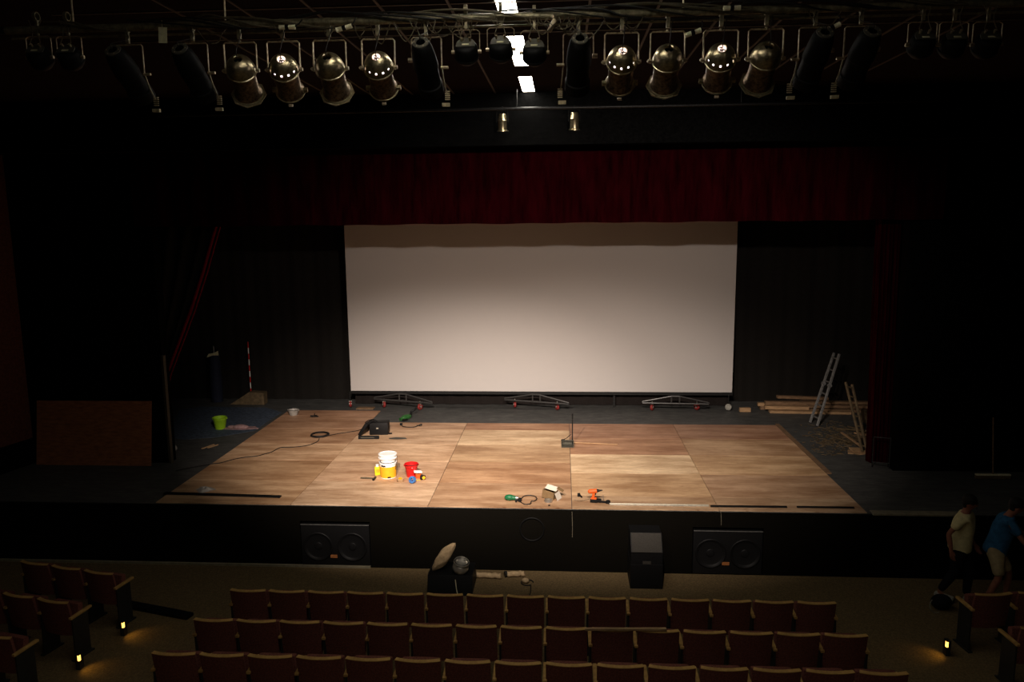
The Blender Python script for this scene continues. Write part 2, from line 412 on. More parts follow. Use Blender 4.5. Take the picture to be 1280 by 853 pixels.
for args, cs in (((468, 499, 540, 504.5, 0), ((480, 505.5, .5), (525, 508.5, -.5))), ((631, 500, 711, 505.5, 0), ((643.5, 505.5, .2), (696.5, 508.5, .4))), ((803, 504, 886, 505.5, 0), ((815, 509, -.4), (871, 508.5, .6)))):
    ft = foot(*args)
    for (cx, cy, an) in cs:
        h, p = caster(cx, cy, 0, ft, an)
        w = MB().lathe([(.02, -.03), (.072, -.03), (.083, -.018), (.083, .018), (.072, .03), (.02, .03)], (0, 0, .083), (1, 0, 0), 20).build('caster', 'wheel_red', ft, smooth=True, loc=h.location, rot=(0, 0, an)); w['label'] = 'red caster wheel'
        COL.objects.unlink(h); bpy.data.objects.remove(h)
        MB().box((0, -.0, .15), (.075, .05, .03), bev=.005).cyl((0, 0, .16), (0, 0, .225), .014, n=8).cyl((-.036, 0, .083), (.036, 0, .083), .028, n=12).build('caster_fork', 'wheel_hub', ft, loc=w.location, rot=(0, 0, an))
for (cx, cy, an, lm) in ((438, 505, .3, 'wheel_red'), (910.5, 509, 1.2, 'wheel_hub')):
    p = at(cx, cy, 2, .085); loc = (p.x+.78, p.y-SY, 0)
    w = MB().lathe([(.02, -.03), (.072, -.03), (.083, -.018), (.083, .018), (.072, .03), (.02, .03)], (0, 0, .083), (1, 0, 0), 20).build('caster', lm, scn, smooth=True, loc=loc, rot=(0, 0, an))
    MB().box((0, 0, .15), (.075, .05, .03), bev=.005).cyl((-.036, 0, .083), (.036, 0, .083), .028, n=12).build('caster_fork', 'wheel_hub', scn, loc=loc, rot=(0, 0, an)); MB().cyl((0, 0, .165), (0, 0, .40), .014, n=8).build('caster_stem', 'black_metal', scn, loc=loc)

# ================================================================= PLYWOOD DECK
W1 = 2.44; DLX = -7.22; DRX = 4.82
cols = [(DLX, -4.82), (-4.82, -2.44), (-2.44, 0), (0, 2.44), (2.44, DRX)]
rowsL = [0, 1.22, 2.44, 3.66, 4.88, 5.50]; rowsR = [0, .62, 1.84, 3.06, 4.28, 5.50]
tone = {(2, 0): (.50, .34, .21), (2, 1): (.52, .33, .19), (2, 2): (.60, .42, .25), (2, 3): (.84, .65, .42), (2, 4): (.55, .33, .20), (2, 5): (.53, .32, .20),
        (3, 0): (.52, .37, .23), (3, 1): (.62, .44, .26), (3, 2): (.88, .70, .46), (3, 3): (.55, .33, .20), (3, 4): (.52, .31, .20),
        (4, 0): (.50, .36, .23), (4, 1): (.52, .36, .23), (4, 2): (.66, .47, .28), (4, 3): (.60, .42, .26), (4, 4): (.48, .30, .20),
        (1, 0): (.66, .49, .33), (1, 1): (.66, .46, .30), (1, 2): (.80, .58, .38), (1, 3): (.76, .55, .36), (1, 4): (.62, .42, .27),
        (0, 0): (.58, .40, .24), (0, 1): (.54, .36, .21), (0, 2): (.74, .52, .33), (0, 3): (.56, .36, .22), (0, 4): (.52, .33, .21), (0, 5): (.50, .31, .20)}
for ci, (x0, x1) in enumerate(cols):
    rows = rowsL if ci < 3 else rowsR
    if ci == 0: rows = [0, 1.22, 2.44, 3.66, 4.88, 6.10, 6.66]
    for ri in range(len(rows)-1):
        y0, y1 = rows[ri], rows[ri+1]; g = .005
        m = MB().b2((-(x1-x0)/2+g, -(y1-y0)/2+g, 0), ((x1-x0)/2-g, (y1-y0)/2-g, .018))
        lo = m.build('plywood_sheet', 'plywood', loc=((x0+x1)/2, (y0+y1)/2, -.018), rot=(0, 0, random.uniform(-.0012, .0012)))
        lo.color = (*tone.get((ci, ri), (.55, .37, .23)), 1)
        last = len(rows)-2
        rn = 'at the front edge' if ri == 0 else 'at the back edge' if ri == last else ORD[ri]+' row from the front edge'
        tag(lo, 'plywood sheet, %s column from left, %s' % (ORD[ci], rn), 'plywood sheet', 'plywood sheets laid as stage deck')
# blue-ish tarp, left of deck
tp = [at(205, 546, 2, 0), at(225, 512, 2, 0), at(250, 508, 2, 0), at(332, 509, 2, 0), at(352, 515, 2, 0), at(318, 538, 2, 0), at(270, 546, 2, 0), at(230, 549, 2, 0)]
tag(MB().prism([(p.x, p.y) for p in tp], -.0175, -.012).build('ground_tarp', 'blue_tarp'), 'dark blue tarpaulin lying on the stage floor around the lime bucket', 'tarpaulin')

# ================================================================= THINGS ON THE DECK
def pos(px, py, z=0): p = at(px, py, 2, z); return Vector((p.x, p.y, z))
def arc(c, r, a0, a1, n, axis='xz'):
    out = []
    for k in range(n+1):
        a = a0+(a1-a0)*k/n
        out.append(Vector((c[0]+r*math.cos(a), c[1], c[2]+r*math.sin(a))) if axis == 'xz' else Vector((c[0]+r*math.cos(a), c[1]+r*math.sin(a), c[2])))
    return out
# stacked pails
p = pos(485.5, 596)
R0 = .158
t = thing('paint_pail', 'lower pail of the stack, yellow paper label around it', 'pail', p, group='two stacked white pails')
MB().lathe([(0, 0), (R0-.012, 0), (R0-.012, .012), (R0, .27), (R0+.01, .272), (R0+.01, .30), (R0-.004, .30), (R0-.016, .02), (0, .02)], n=32).build('body', 'white_plastic', t, smooth=True)
MB().lathe([(R0-.010, .012), (R0+.0025, .225), (R0-.002, .226)], n=32).build('yellow_label', 'yellow_label', t, smooth=True)
m = MB(); 
for k, (a, w, zz) in enumerate(((-2.0, .035, .25), (-1.85, .02, .245), (-1.72, .03, .25), (-2.15, .02, .25), (-1.25, .06, .035))):
    m.box((( R0+.004)*math.cos(a), (R0+.004)*math.sin(a), zz), (w, .006, .022), rot=(0, 0, a+PI/2))
m.build('print', 'black_plastic', t)
t = thing('paint_pail', 'upper plain white pail nested in the yellow labelled one', 'pail', p+Vector((0.0, 0, .215)), group='two stacked white pails')
MB().lathe([(0, .09), (R0-.02, .09), (R0-.016, .1), (R0-.004, .16), (R0+.018, .162), (R0+.018, .178), (R0-.002, .18), (R0+.0, .215), (R0+.016, .217), (R0+.018, .24), (R0+.004, .246), (R0-.01, .24), (R0-.02, .12), (0, .115)], n=32).build('body', 'white_plastic', t, smooth=True)
MB().lathe([(0, .225), (R0-.016, .225), (R0-.013, .232), (0, .235)], n=32).build('lid', 'white_plastic', t, smooth=True)
MB().tube([(R0+.022, 0, .2), (R0+.03, -.05, .1), (R0+.01, -.09, .03), (R0+.01, -.10, -.04)], .004).build('handle', 'black_plastic', t)
# small yellow jug
t = thing('glue_tub', 'small bright yellow tub with white cap, left of the tall pails', 'tub', pos(472, 594), .4)
MB().box((0, 0, .085), (.11, .075, .17), bev=.02).build('body', 'yellow', t, smooth=True)
MB().cyl((.0, 0, .17), (0, 0, .21), .032, .03, 16).build('cap', 'white_plastic', t, smooth=True)
MB().box((0, -.039, .09), (.07, .003, .07)).build('print', 'yellow_label', t)
MB().tube([(.055, 0, .14), (.10, 0, .13), (.10, 0, .05), (.055, 0, .04)], .011, 8).build('handle', 'yellow', t, smooth=True)
# red bucket
def bucket(name, label, loc, r, h, m, handle='wheel_hub', a=0, low=.72):
    t = thing(name, label, 'bucket', loc, a)
    MB().lathe([(0, 0), (r*low, 0), (r*.98, h*.80), (r*1.0, h*.81), (r*1.04, h*.99), (r*1.05, h), (r*.98, h), (r*.95, h*.84), (r*low*.95, .012), (0, .012)], n=32).build('body', m, t, smooth=True)
    if handle:
        MB().box((-r*1.06, 0, h*.9), (.02, .03, .035), bev=.004).box((r*1.06, 0, h*.9), (.02, .03, .035), bev=.004).build('lug', m, t)
        MB().tube([(r*1.07, 0, h*.9), (r*1.12, -.04, h*.72), (r*.9, -.13, h*.62)] if False else [Vector((r*1.08*math.cos(q), -r*1.0*math.sin(q)-.01, h*.92+.02*math.sin(q))) for q in [PI*k/14 for k in range(15)]], .0045).build('handle', handle, t)
    return t
rb = bucket('plastic_bucket', 'red plastic bucket standing beside the tape rolls', pos(514.5, 595.5), .125, .25, 'red_plastic', 'black_plastic', .3)
MB().box((.0, -.118, .215), (.01, .01, .045)).build('painted_highlight', 'white_plastic', rb).name = 'tag'  # white sliver painted in as a highlight on the bucket, no real tag
bucket('plastic_bucket', 'lime green plastic bucket standing on the dark floor left of the deck', pos(275.5, 536, -.012), .155, .28, 'lime', 'lime', .2)
bucket('plastic_bucket', 'dull grey bucket at the back left corner of the plywood', pos(367, 519), .13, .14, 'glassy', 'black_plastic', 0)
# tape rolls etc
def roll(name, label, loc, r, w, m, rot, core='cardboard'):
    t = thing(name, label, 'tape', loc, rot=rot)
    MB().lathe([(r*.55, -w/2), (r, -w/2), (r, w/2), (r*.55, w/2), (r*.55, -w/2)], n=28).build('tape', m, t, smooth=True)
    MB().lathe([(r*.50, -w/2-.001), (r*.549, -w/2-.001), (r*.549, w/2+.001), (r*.50, w/2+.001), (r*.5, -w/2-.001)], n=28).build('core', core, t, smooth=True)
    return t
roll('tape_roll', 'yellow tape roll lying in front of the tall pails', pos(500.5, 600, .03), .065, .055, 'wood_pale', (0.3, .0, 0)).children[0].data.materials[0] = M['yellow_label']
roll('tape_roll', 'blue faced tape roll standing on edge below the red bucket', pos(515.5, 600, .068), .066, .05, 'blue_tape', (1.25, 0, -.5), 'blue_tape')
t = thing('paint_tin', 'orange tin with white lid beside the red bucket', 'tin', pos(523, 597.5), .3)
MB().lathe([(0, 0), (.052, 0), (.055, .004), (.055, .09), (0, .09)], n=24).build('body', 'orange', t, smooth=True)
MB().box((-.01, -.01, .125), (.15, .10, .028), rot=(0, .12, .1), bev=.008).build('lid', 'white_plastic', t, smooth=True)
MB().lathe([(0, .09), (.045, .09), (.04, .112), (0, .112)], n=20).build('neck', 'black_plastic', t, smooth=True)
t = thing('tape_measure', 'olive and black tape measure at the right of the bucket group', 'tape measure', pos(528.5, 600), .5)
MB().box((0, 0, .045), (.10, .055, .09), rot=(0, .2, 0), bev=.02).build('case', 'black_plastic', t, smooth=True)
MB().cyl((.01, -.031, .045), (.01, -.026, .045), .03, n=18).build('badge', 'yellow_label', t)
MB().box((-.085, 0, .006), (.09, .02, .003)).build('blade', 'yellow', t)
t = thing('hammer', 'hammer with dark wooden handle lying left of the pails', 'hammer', pos(461, 598, .02), -.08)
MB().tube([(-.16, 0, 0), (-.05, 0, 0), (.1, 0, 0)], .014, 10).build('handle', 'cable_brown', t, smooth=True)
MB().box((.115, 0, .003), (.035, .11, .034), bev=.008).cyl((.115, -.05, .003), (.115, -.085, .003), .022, n=14).build('head', 'black_metal', t, smooth=True)
# black bar at front left, white blob
p0 = pos(206, 617.5); p1 = pos(351, 622); d = p1-p0
tag(MB().box((0, 0, .012), (d.length, .085, .024), bev=.003).build('metal_bar', 'black_metal', loc=(p0+p1)/2, rot=(0, 0, math.atan2(d.y, d.x))), 'long flat black bar lying along the front left edge of the deck', 'bar')
def blob(u, v):
    a = u*2*PI; r = .16*v*(1+.2*math.sin(a*3)+.1*math.sin(a*7)); return Vector((r*math.cos(a), r*.8*math.sin(a), .001+.05*(1-v*v)*(1+.4*math.sin(a*2+v*6))))
tag(MB().sheet(blob, 26, 8).build('plastic_bag', 'glassy', loc=pos(256, 613), smooth=True), 'small crumpled pale plastic bag near the front left corner of the deck', 'bag')
# aluminium strips at the front
def strip(x0, y0, x1, y1, m, lab, w=.05):
    p0 = pos(x0, y0); p1 = pos(x1, y1); d = p1-p0
    tag(MB().box((0, 0, .006), (d.length, w, .012), bev=.002).box((0, w/2-.002, .016), (d.length, .004, .02)).build('metal_strip', m, loc=(p0+p1)/2+Vector((0, 0, .001)), rot=(0, 0, math.atan2(d.y, d.x))), lab, 'metal strip')
strip(762, 631.5, 886, 633.5, 'bright_metal', 'shiny silver metal strip along the front edge of the deck')
strip(888, 634, 984, 635, 'black_metal', 'dull dark metal strip continuing right from the shiny one', .035)
strip(996, 635, 1068, 636, 'black_metal', 'short dark metal strip nearest the front right corner of the deck', .03)
# edge strip on the right of deck
e0 = Vector((DRX+.01, 2.0, -.005)); 
tag(MB().b2((0, 0, -.013), (.09, 3.6, .012), bev=.002).build('wood_batten', 'wood_old', loc=(DRX+.012, 2.0, -.004)), 'wooden batten along the right edge of the deck', 'batten')
# dustpan
t = thing('dustpan', 'black lobby dustpan with a tall thin upright handle standing mid deck', 'dustpan', pos(709.5, 560), 0)
m = MB(); m.prism([(0, 0), (.24, 0), (.24, .012), (.02, .012)], -.13, .13, 0)
m.box((-.128, .12, .045), (.008, .24, .09)); m.box((.128, .12, .045), (.008, .24, .09)); m.box((0, .24, .05), (.26, .01, .10)); m.box((0, .2, .1), (.26, .09, .008))
m.build('pan', 'grey_plate', t); hx = pos(715.5, 556)-pos(709.5, 560)
MB().cyl((hx.x, .23, .0), (hx.x, .225, .68), .0125, n=10).build('handle', 'black_metal', t, smooth=True)
MB().cyl((hx.x, .225, .58), (hx.x, .225, .69), .017, n=10).build('grip', 'black_plastic', t, smooth=True)
t = thing('hand_brush', 'small grey hand brush standing against the black dustpan', 'brush', pos(703.5, 556), .3)
MB().box((0, 0, .04), (.06, .05, .075), bev=.008).build('bristles', 'grey_plate', t)
MB().box((0, 0, .095), (.07, .055, .035), bev=.01).tube([(0, 0, .10), (.10, .03, .13), (.2, .05, .2)], .008, 8).build('handle', 'black_plastic', t, smooth=True)
p0 = pos(717, 553.5, .015); p1 = pos(772, 556, .015)
t = tag(MB().tube([p0, p0.lerp(p1, .5)+Vector((0, 0, .002)), p1], .013, 8).build('broom_stick', 'wood_pale', smooth=True), 'thin pale wooden stick lying to the right of the dustpan', 'stick')
# green saw front, with cable
t = thing('angle_grinder', 'green electric grinder with black cord loop, lying at the front of the deck', 'power tool', pos(639, 626), .0)
MB().sphere((-.03, 0, .055), .055, (1.6, 1, .95)).cyl((-.03, 0, .055), (.08, -.01, .05), .046, .034, 18).build('body', 'green_tool', t, smooth=True)
MB().cyl((.08, -.01, .05), (.125, -.012, .05), .034, .026, 16).build('collar', 'aluminium', t, smooth=True)
MB().box((.15, -.03, .03), (.07, .05, .05), bev=.01).box((.12, .03, .03), (.09, .03, .02), bev=.008).box((.09, -.07, .02), (.03, .05, .035), bev=.005).build('handle', 'black_plastic', t, smooth=True)
cp = [pos(648, 627, .012), pos(652, 623, .012), pos(656, 620.2, .012), pos(663, 619.6, .012), pos(669, 621, .012), pos(671, 624, .012), pos(668, 626.5, .012), pos(664, 627, .012), pos(663, 630, .012), pos(656, 630.6, .012), pos(651, 628, .012), pos(646, 625, .012)]
def smooth_path(P, k=5):
    out = []; n = len(P)
    for i in range(n-1):
        a, b, c, d_ = P[max(i-1, 0)], P[i], P[i+1], P[min(i+2, n-1)]
        for j in range(k):
            t_ = j/k; out.append(.5*((2*b)+(-a+c)*t_+(2*a-5*b+4*c-d_)*t_*t_+(-a+3*b-3*c+d_)*t_**3))
    out.append(P[-1]); return out
o = MB().tube(smooth_path(cp), .009, 6).build('cord', 'cable_black', t, smooth=True); o.location = -t.location
# cardboard box
t = thing('cardboard_box', 'small open cardboard box with pale flaps at the front of the deck', 'box', pos(687, 622.5), -.45, rot=(.0, .12, -.45))
w, d, h = .22, .17, .15
m = MB(); th = .004; m.b2((-w/2, -d/2, 0), (w/2, d/2, th)); m.b2((-w/2, -d/2, 0), (-w/2+th, d/2, h)); m.b2((w/2-th, -d/2, 0), (w/2, d/2, h)); m.b2((-w/2, -d/2, 0), (w/2, -d/2+th, h)); m.b2((-w/2, d/2-th, 0), (w/2, d/2, h))
m.build('body', 'cardboard', t)
MB().box((-.0, .05, h+.02), (w, .12, .004), rot=(.35, 0, 0)).build('flap', 'box_inside', t)
MB().box((w/2+.05, 0, h*.55), (.004, d, .13), rot=(0, -.5, 0)).build('flap', 'box_inside', t)
MB().box((w/2+.045, .07, h+.03), (.12, .10, .004), rot=(0, .4, .2)).build('flap', 'cardboard', t)
roll('tape_roll', 'shiny metal tape roll lying flat against the cardboard box', pos(685.5, 626, .02), .07, .035, 'aluminium', (0, 0, 0), 'bright_metal')
# small black things
t = tag(MB().box((0, 0, .03), (.05, .045, .06), bev=.01).tube([(0, 0, .05), (.03, -.05, .03), (.05, -.08, .02)], .014, 8).build('clamp', 'black_plastic', loc=pos(723.5, 621), smooth=True), 'small black clamp lying just left of the orange drill', 'clamp')
tag(MB().lathe([(0, 0), (.018, 0), (.016, .015), (0, .018)], n=12).build('bottle_cap', 'black_plastic', loc=pos(686.5, 632.5)), 'tiny black cap at the front edge below the cardboard box', 'cap')
# drill
t = thing('cordless_drill', 'orange cordless drill standing upright on its black battery at the front of the deck', 'drill', pos(742.5, 628), -.15)
MB().box((0, 0, .03), (.13, .085, .06), bev=.012).build('battery', 'black_plastic', t, smooth=True)
MB().box((-.01, 0, .115), (.048, .045, .13), rot=(0, .10, 0), bev=.018).box((-.005, 0, .068), (.10, .07, .03), bev=.012).build('handle', 'orange', t, smooth=True)
MB().cyl((-.075, 0, .185), (.05, 0, .205), .040, .036, 20).sphere((-.07, 0, .186), .038).build('motor_housing', 'orange', t, smooth=True)
MB().cyl((.05, 0, .205), (.09, 0, .212), .030, .022, 16).cyl((.09, 0, .212), (.145, 0, .222), .016, .008, 12).build('chuck', 'black_plastic', t, smooth=True)
MB().box((.022, 0, .145), (.02, .02, .03), bev=.005).build('trigger', 'black_plastic', t)
t = thing('battery_charger', 'black charger with two lugs lying right of the orange drill', 'charger', pos(754, 628.5), -.15)
MB().box((-.07, 0, .03), (.07, .07, .06), bev=.01).box((0, -.01, .015), (.14, .04, .025), bev=.006).cyl((.085, -.02, .0), (.085, -.02, .05), .042, .035, 16).build('body', 'black_plastic', t, smooth=True)
MB().tube([(-.02, 0, .03), (-.02, .02, .12), (.0, .02, .125), (.01, .0, .03)], .004).build('wire', 'aluminium', t)
tag(MB().tube(smooth_path([pos(718, 625.5, .006), pos(725, 626.5, .006), pos(733, 625, .006), pos(737, 624, .006)]), .003).build('wire', 'cable_brown'), 'short thin wire lying left of the orange drill', 'wire')
# tool case group
t = thing('tool_case', 'black plastic tool case with a tilted lid at the back left of the deck', 'tool case', pos(468, 544.5), .08)
MB().box((.10, .16, .14), (.42, .30, .28), bev=.02).build('body', 'black_plastic', t, smooth=True)
MB().box((-.19, .06, .17), (.07, .40, .34), rot=(0, .6, -.25), bev=.012).build('lid', 'black_plastic', t, smooth=True)
MB().box((.07, .006, .16), (.05, .006, .03)).build('latch', 'bright_metal', t)
MB().tube([(-.2, .0, .30), (-.14, .10, .33), (-.04, .18, .33), (.04, .2, .28)], .010, 8).build('handle', 'black_plastic', t, smooth=True)
p = pos(461, 549)
t = thing('spirit_level', 'flat black level lying in front of the tool case', 'level', p, .06)
MB().box((0, 0, .035), (.46, .06, .07), bev=.008).build('body', 'black_plastic', t)
MB().box((-.02, -.031, .04), (.30, .003, .02)).build('stripe', 'grey_plate', t)
tag(MB().box((0, 0, .02), (.16, .03, .035), rot=(0, 0, .5), bev=.008).box((.08, .03, .02), (.05, .03, .03), bev=.006).build('pliers', 'black_plastic', loc=pos(484, 543.5)), 'small black pliers lying right of the tool case', 'pliers')
tag(MB().prism([(-.18, -.05), (.0, -.08), (.22, -.03), (.16, .08), (-.06, .10), (-.2, .03)], .001, .004).build('rag', 'grey_plate', loc=pos(497, 548.5)), 'flat grey rag on the plywood right of the tool case', 'rag')
# cable coil + long cable
t = thing('cable_coil', 'black cable coil on the deck left of the tool case', 'cable', pos(400, 545))
m = MB()
for k in range(4):
    m.tube(arc((random.uniform(-.02, .02), random.uniform(-.02, .02), .012+.012*k), .20-.012*(k % 2), 0, 2*PI*35/36, 35, 'xy'), .011, 6, closed=True)
m.build('coil', 'cable_black', t, smooth=True)
P = [pos(*q, .008) for q in ((410, 545), (422, 542.5), (435, 540.5), (447, 538.5), (456, 535.5), (462, 536))]
o = MB().tube(smooth_path(P), .009).build('tail', 'cable_black', t, smooth=True); o.location = -t.location
P = [pos(*q, .008) for q in ((399, 548), (397, 552), (388, 556), (375, 558.5), (360, 559.5), (350, 560), (340, 565), (330, 568), (320, 570.5), (305, 572), (290, 575), (275, 579), (262, 580.5), (245, 583.5), (232, 586), (220, 588.5))]
o = MB().tube(smooth_path(P), .009).build('tail', 'cable_black', t, smooth=True); o.location = -t.location
# back items
t = thing('jigsaw', 'dark green power saw lying on the grey floor strip behind the deck', 'power tool', pos(508, 525, -.015), .9)
MB().sphere((0, 0, .07), .075, (2.2, 1, .9)).cyl((0, 0, .07), (-.2, 0, .05), .06, .04, 14).build('body', 'dark_green_tool', t, smooth=True)
MB().box((-.1, -.05, .03), (.12, .1, .05), bev=.01).tube([(.14, 0, .1), (.2, .05, .16), (.26, .0, .2), (.34, .02, .22)], .026, 8).build('grip', 'black_plastic', t, smooth=True)
t = thing('power_cable', 'short black cable with plug on the plywood in front of the green saw', 'cable', pos(515, 533))
P = [pos(*q, .01)-t.location for q in ((502, 531.5), (504, 533.5), (512, 534.3), (519, 533.8), (524, 531.5), (527, 530.5), (526, 532.5), (521, 532))]
MB().tube(smooth_path(P), .011).build('cord', 'cable_black', t, smooth=True)
MB().box(P[0]+Vector((-.01, 0, .02)), (.06, .06, .05), bev=.01).build('plug', 'black_plastic', t)
m = MB(); m.box((0, 0, .03), (.2, .03, .03), rot=(0, .2, .5)); m.box((0, 0, .035), (.2, .03, .03), rot=(0, -.3, -.6)); m.box((.01, 0, .06), (.02, .02, .09))
tag(m.build('clamp', 'black_metal', loc=pos(393, 522)), 'small dark crossed clamp near the back left corner of the deck', 'clamp')
m = MB(); m.prism([(-.5, -.12), (.1, -.16), (.45, -.05), (.3, .12), (-.3, .1)], .0, .015); m.sphere((.0, 0, .03), .12, (1.6, .8, .5)); m.sphere((-.22, .03, .02), .08, (1.5, .8, .5))
tag(m.build('rag', 'rag', loc=pos(301, 535.5, -.016), smooth=True), 'pinkish crumpled rag on the dark floor right of the lime bucket', 'rag')
tag(MB().box((0, 0, .01), (.35, .03, .02), rot=(0, 0, 1.2)).box((.1, .02, .01), (.28, .025, .018), rot=(0, 0, 1.15)).build('wood_offcut', 'wood_pale', loc=pos(260, 559, -.016)), 'pale wood sliver on the dark floor left of the deck', 'wood offcut')
tag(MB().box((0, 0, .055), (.27, .1, .10), rot=(0, 0, .05), bev=.004).build('wood_block', 'wood_pale', loc=pos(931, 515, -.018)), 'pale wooden block lying at the right end of the screen', 'wood block')
tag(MB().box((0, 0, .012), (.45, .2, .024)).build('wood_offcut', 'wood_old', loc=pos(457, 511, -.018)), 'flat wooden offcut on the floor strip below the screen corner', 'wood offcut')
# cable across stage by screen
tag(MB().tube(smooth_path([pos(*q, -.008) for q in ((545, 509), (600, 509.5), (633, 510), (660, 511.5), (712, 509.5))]), .008).build('power_cable', 'cable_black'), 'thin black cable on the floor below the screen', 'cable')
tag(MB().box((0, 0, .16), (.05, .05, .34), bev=.004).build('short_post', 'black_metal', loc=pos(767.5, 509.5, -.018)), 'short dark post standing under the screen between two wheeled feet', 'post')

# ================================================================= LEFT SIDE
bl0 = pos(49, 579); bl1 = pos(189, 582)
h = 1.30; ang = .16
t = tag(MB().b2((-(bl1-bl0).length/2, -.009, 0), ((bl1-bl0).length/2, .009, h)).build('leaning_board', 'ply_board', loc=(-9.6, 2.0, -.012), rot=(-ang, 0, math.atan2(bl1.y-bl0.y, bl1.x-bl0.x))), 'reddish brown plywood board leaning on the wall left of the stage opening', 'board')
t.location = ((bl0.x+bl1.x)/2, 2.02, -.012); t.rotation_euler = (-ang, 0, 0)
# cloth foot / bag at curtain bottom
tag(MB().sphere((0, 0, .07), .09, (1.3, 1, .8)).sphere((.09, -.03, .05), .06).build('crumpled_paper', 'glassy', loc=pos(214, 563, -.012), smooth=True), 'crumpled pale paper on the floor at the foot of the left curtain', 'paper')
# rolled blue tarp and striped pole
t = thing('rolled_tarp', 'tall dark blue roll with white torn top standing in the left wing', 'roll', pos(272, 502, -.016))
MB().lathe([(0, 0), (.15, 0), (.16, .5), (.14, 1.15), (.12, 1.3), (0, 1.3)], n=20).build('roll', 'blue_cloth', t, smooth=True)
MB().prism([(-.16, 1.24), (-.1, 1.34), (.04, 1.36), (.16, 1.42), (.17, 1.3), (.02, 1.3)], -.13, -.11, 1).build('torn_top', 'label_paper', t)
MB().cyl((.02, -.06, 1.3), (.02, -.06, 1.55), .01, n=8).build('rod', 'aluminium', t)
t = thing('striped_pole', 'thin red and white striped pole standing in the left wing', 'pole', pos(319, 503, -.016)*0+Vector((pos(319, 499, -.016).x, pos(287, 506, -.016).y+.42, -.016)))
for k in range(9):
    MB().cyl((0, 0, .2+k*.16), (0, 0, .2+(k+1)*.16), .012, n=8).build('band', 'red_plastic' if k % 2 == 0 else 'white_plastic', t)
MB().lathe([(0, 0), (.14, 0), (.13, .03), (.022, .05), (.02, .2), (0, .2)], n=16).build('base', 'black_metal', t)
w0 = pos(287, 506, -.016)
tag(MB().prism([(0, 0), (.95, 0), (.95, .32), (.55, .34), (.3, .18)], 0, .25, 1).build('wood_ramp', 'wood_debris', loc=w0), 'low brown wedge of wood at the back left of the stage', 'wood ramp')

# ================================================================= RIGHT SIDE: timber, ladders
def plank(a, b, w, th, m, lab, name='timber_plank', grp='timber planks piled at right', roll_=0):
    a = Vector(a); b = Vector(b); d = b-a; L_ = d.length
    o = MB().box((0, 0, 0), (L_, w, th), bev=.004).build(name, m)
    q = d.to_track_quat('X', 'Z'); o.rotation_euler = q.to_euler(); o.location = (a+b)/2
    return tag(o, lab, 'plank', grp)
g = -.018
base = pos(950, 517, g); by = base.y
PL = [  # px0, px1 , y, z, w, th
    (962, 1062, 6.75, .03, .18, .06, 'wood_pale', 'bottom plank at the front of the timber pile, pale cut end'),
    (971, 1090, 6.95, .03, .16, .07, 'wood_old', 'bottom plank behind the front one in the timber pile'),
    (950, 1095, 7.15, .035, .16, .09, 'wood_old', 'long bottom plank at the back of the timber pile'),
    (956, 1010, 6.85, .115, .16, .08, 'wood_pale', 'thick short plank in the middle layer of the timber pile'),
    (990, 1094, 7.0, .12, .15, .07, 'wood_old', 'plank in the middle layer under the ladder'),
    (947, 985, 7.12, .125, .13, .08, 'wood_pale', 'plank end sticking out furthest left in the pile'),
    (956, 1025, 6.98, .20, .15, .08, 'wood_old', 'plank on the upper layer, its left end squared'),
    (1000, 1094, 7.05, .205, .15, .06, 'wood_old', 'plank on the upper layer running behind both ladders'),
]
for (x0, x1, y, z, w, th, m, lab) in PL:
    a = at(x0, 510, 1, y); b = at(x1, 510, 1, y)
    plank((a.x, y+.02, g+z+.005), (b.x, y-.02+random.uniform(-.05, .05), g+z+.005), w, th, m, lab)
a = at(970, 510, 1, 7.05); b = at(1035, 510, 1, 7.05)
plank((a.x, 7.0, .34), (b.x, 7.12, .275), .12, .07, 'wood_old', 'plank slanting on the very top of the timber pile')
# crate
p = pos(1108, 527, g)
t = thing('wooden_crate', 'small dull wooden crate at the right end of the timber pile', 'crate', pos(1096, 529, g))
m = MB()
for k in range(3): m.b2((-.3, -.2, .01+.09*k), (.3, -.185, .09+.09*k)); m.b2((-.3, .185, .01+.09*k), (.3, .2, .09+.09*k))
m.b2((-.3, -.2, 0), (-.285, .2, .27)); m.b2((.285, -.2, 0), (.3, .2, .27)); m.b2((-.3, -.2, .26), (.3, .2, .275)); m.build('body', 'wood_debris', t)
tag(MB().box((0, 0, .45), (.16, .03, .9), bev=.004).build('upright_board', 'wood_debris', loc=pos(1092, 521, g), rot=(0, .06, 0)), 'dull upright board against the red curtain at right', 'board')
# ladder: leaning multi-purpose ladder
def ladder(label, foot_l, foot_r, top_l, top_r, n, m, rail=.03, hinge=None, loc=None):
    t = thing('ladder', label, 'ladder', foot_l)
    o0 = Vector(foot_l)
    fl, fr_, tl, tr = [Vector(v)-o0 for v in (foot_l, foot_r, top_l, top_r)]
    MB().tube([fl, tl], rail, 6).build('rail', m, t); MB().tube([fr_, tr], rail, 6).build('rail', m, t)
    for k in range(n):
        f = (k+.6)/n; MB().tube([fl.lerp(tl, f), fr_.lerp(tr, f)], .017, 6).build('rung', m, t)
    if hinge:
        for a_, b_ in ((fl, tl), (fr_, tr)):
            c = a_.lerp(b_, hinge); MB().lathe([(0, -.035), (.045, -.035), (.045, .035), (0, .035)], c, (fr_-fl), 14).build('hinge', m, t)
    return t
yb = pos(1015, 531, g).y
f0 = pos(1012.5, 528.5, g+.03); f1 = pos(1021.5, 533, g+.03)
t0 = at(1042.5, 441.5, 1, f0.y+.62); t1 = at(1049, 443, 1, f1.y+.62)
ladder('grey folding ladder leaning to the right over the timber pile', f0, f1, t0, t1, 6, 'ladder_grey', .035, hinge=.56)
g0 = pos(1078, 565, g+.03); g1 = pos(1084, 565.5, g+.03)
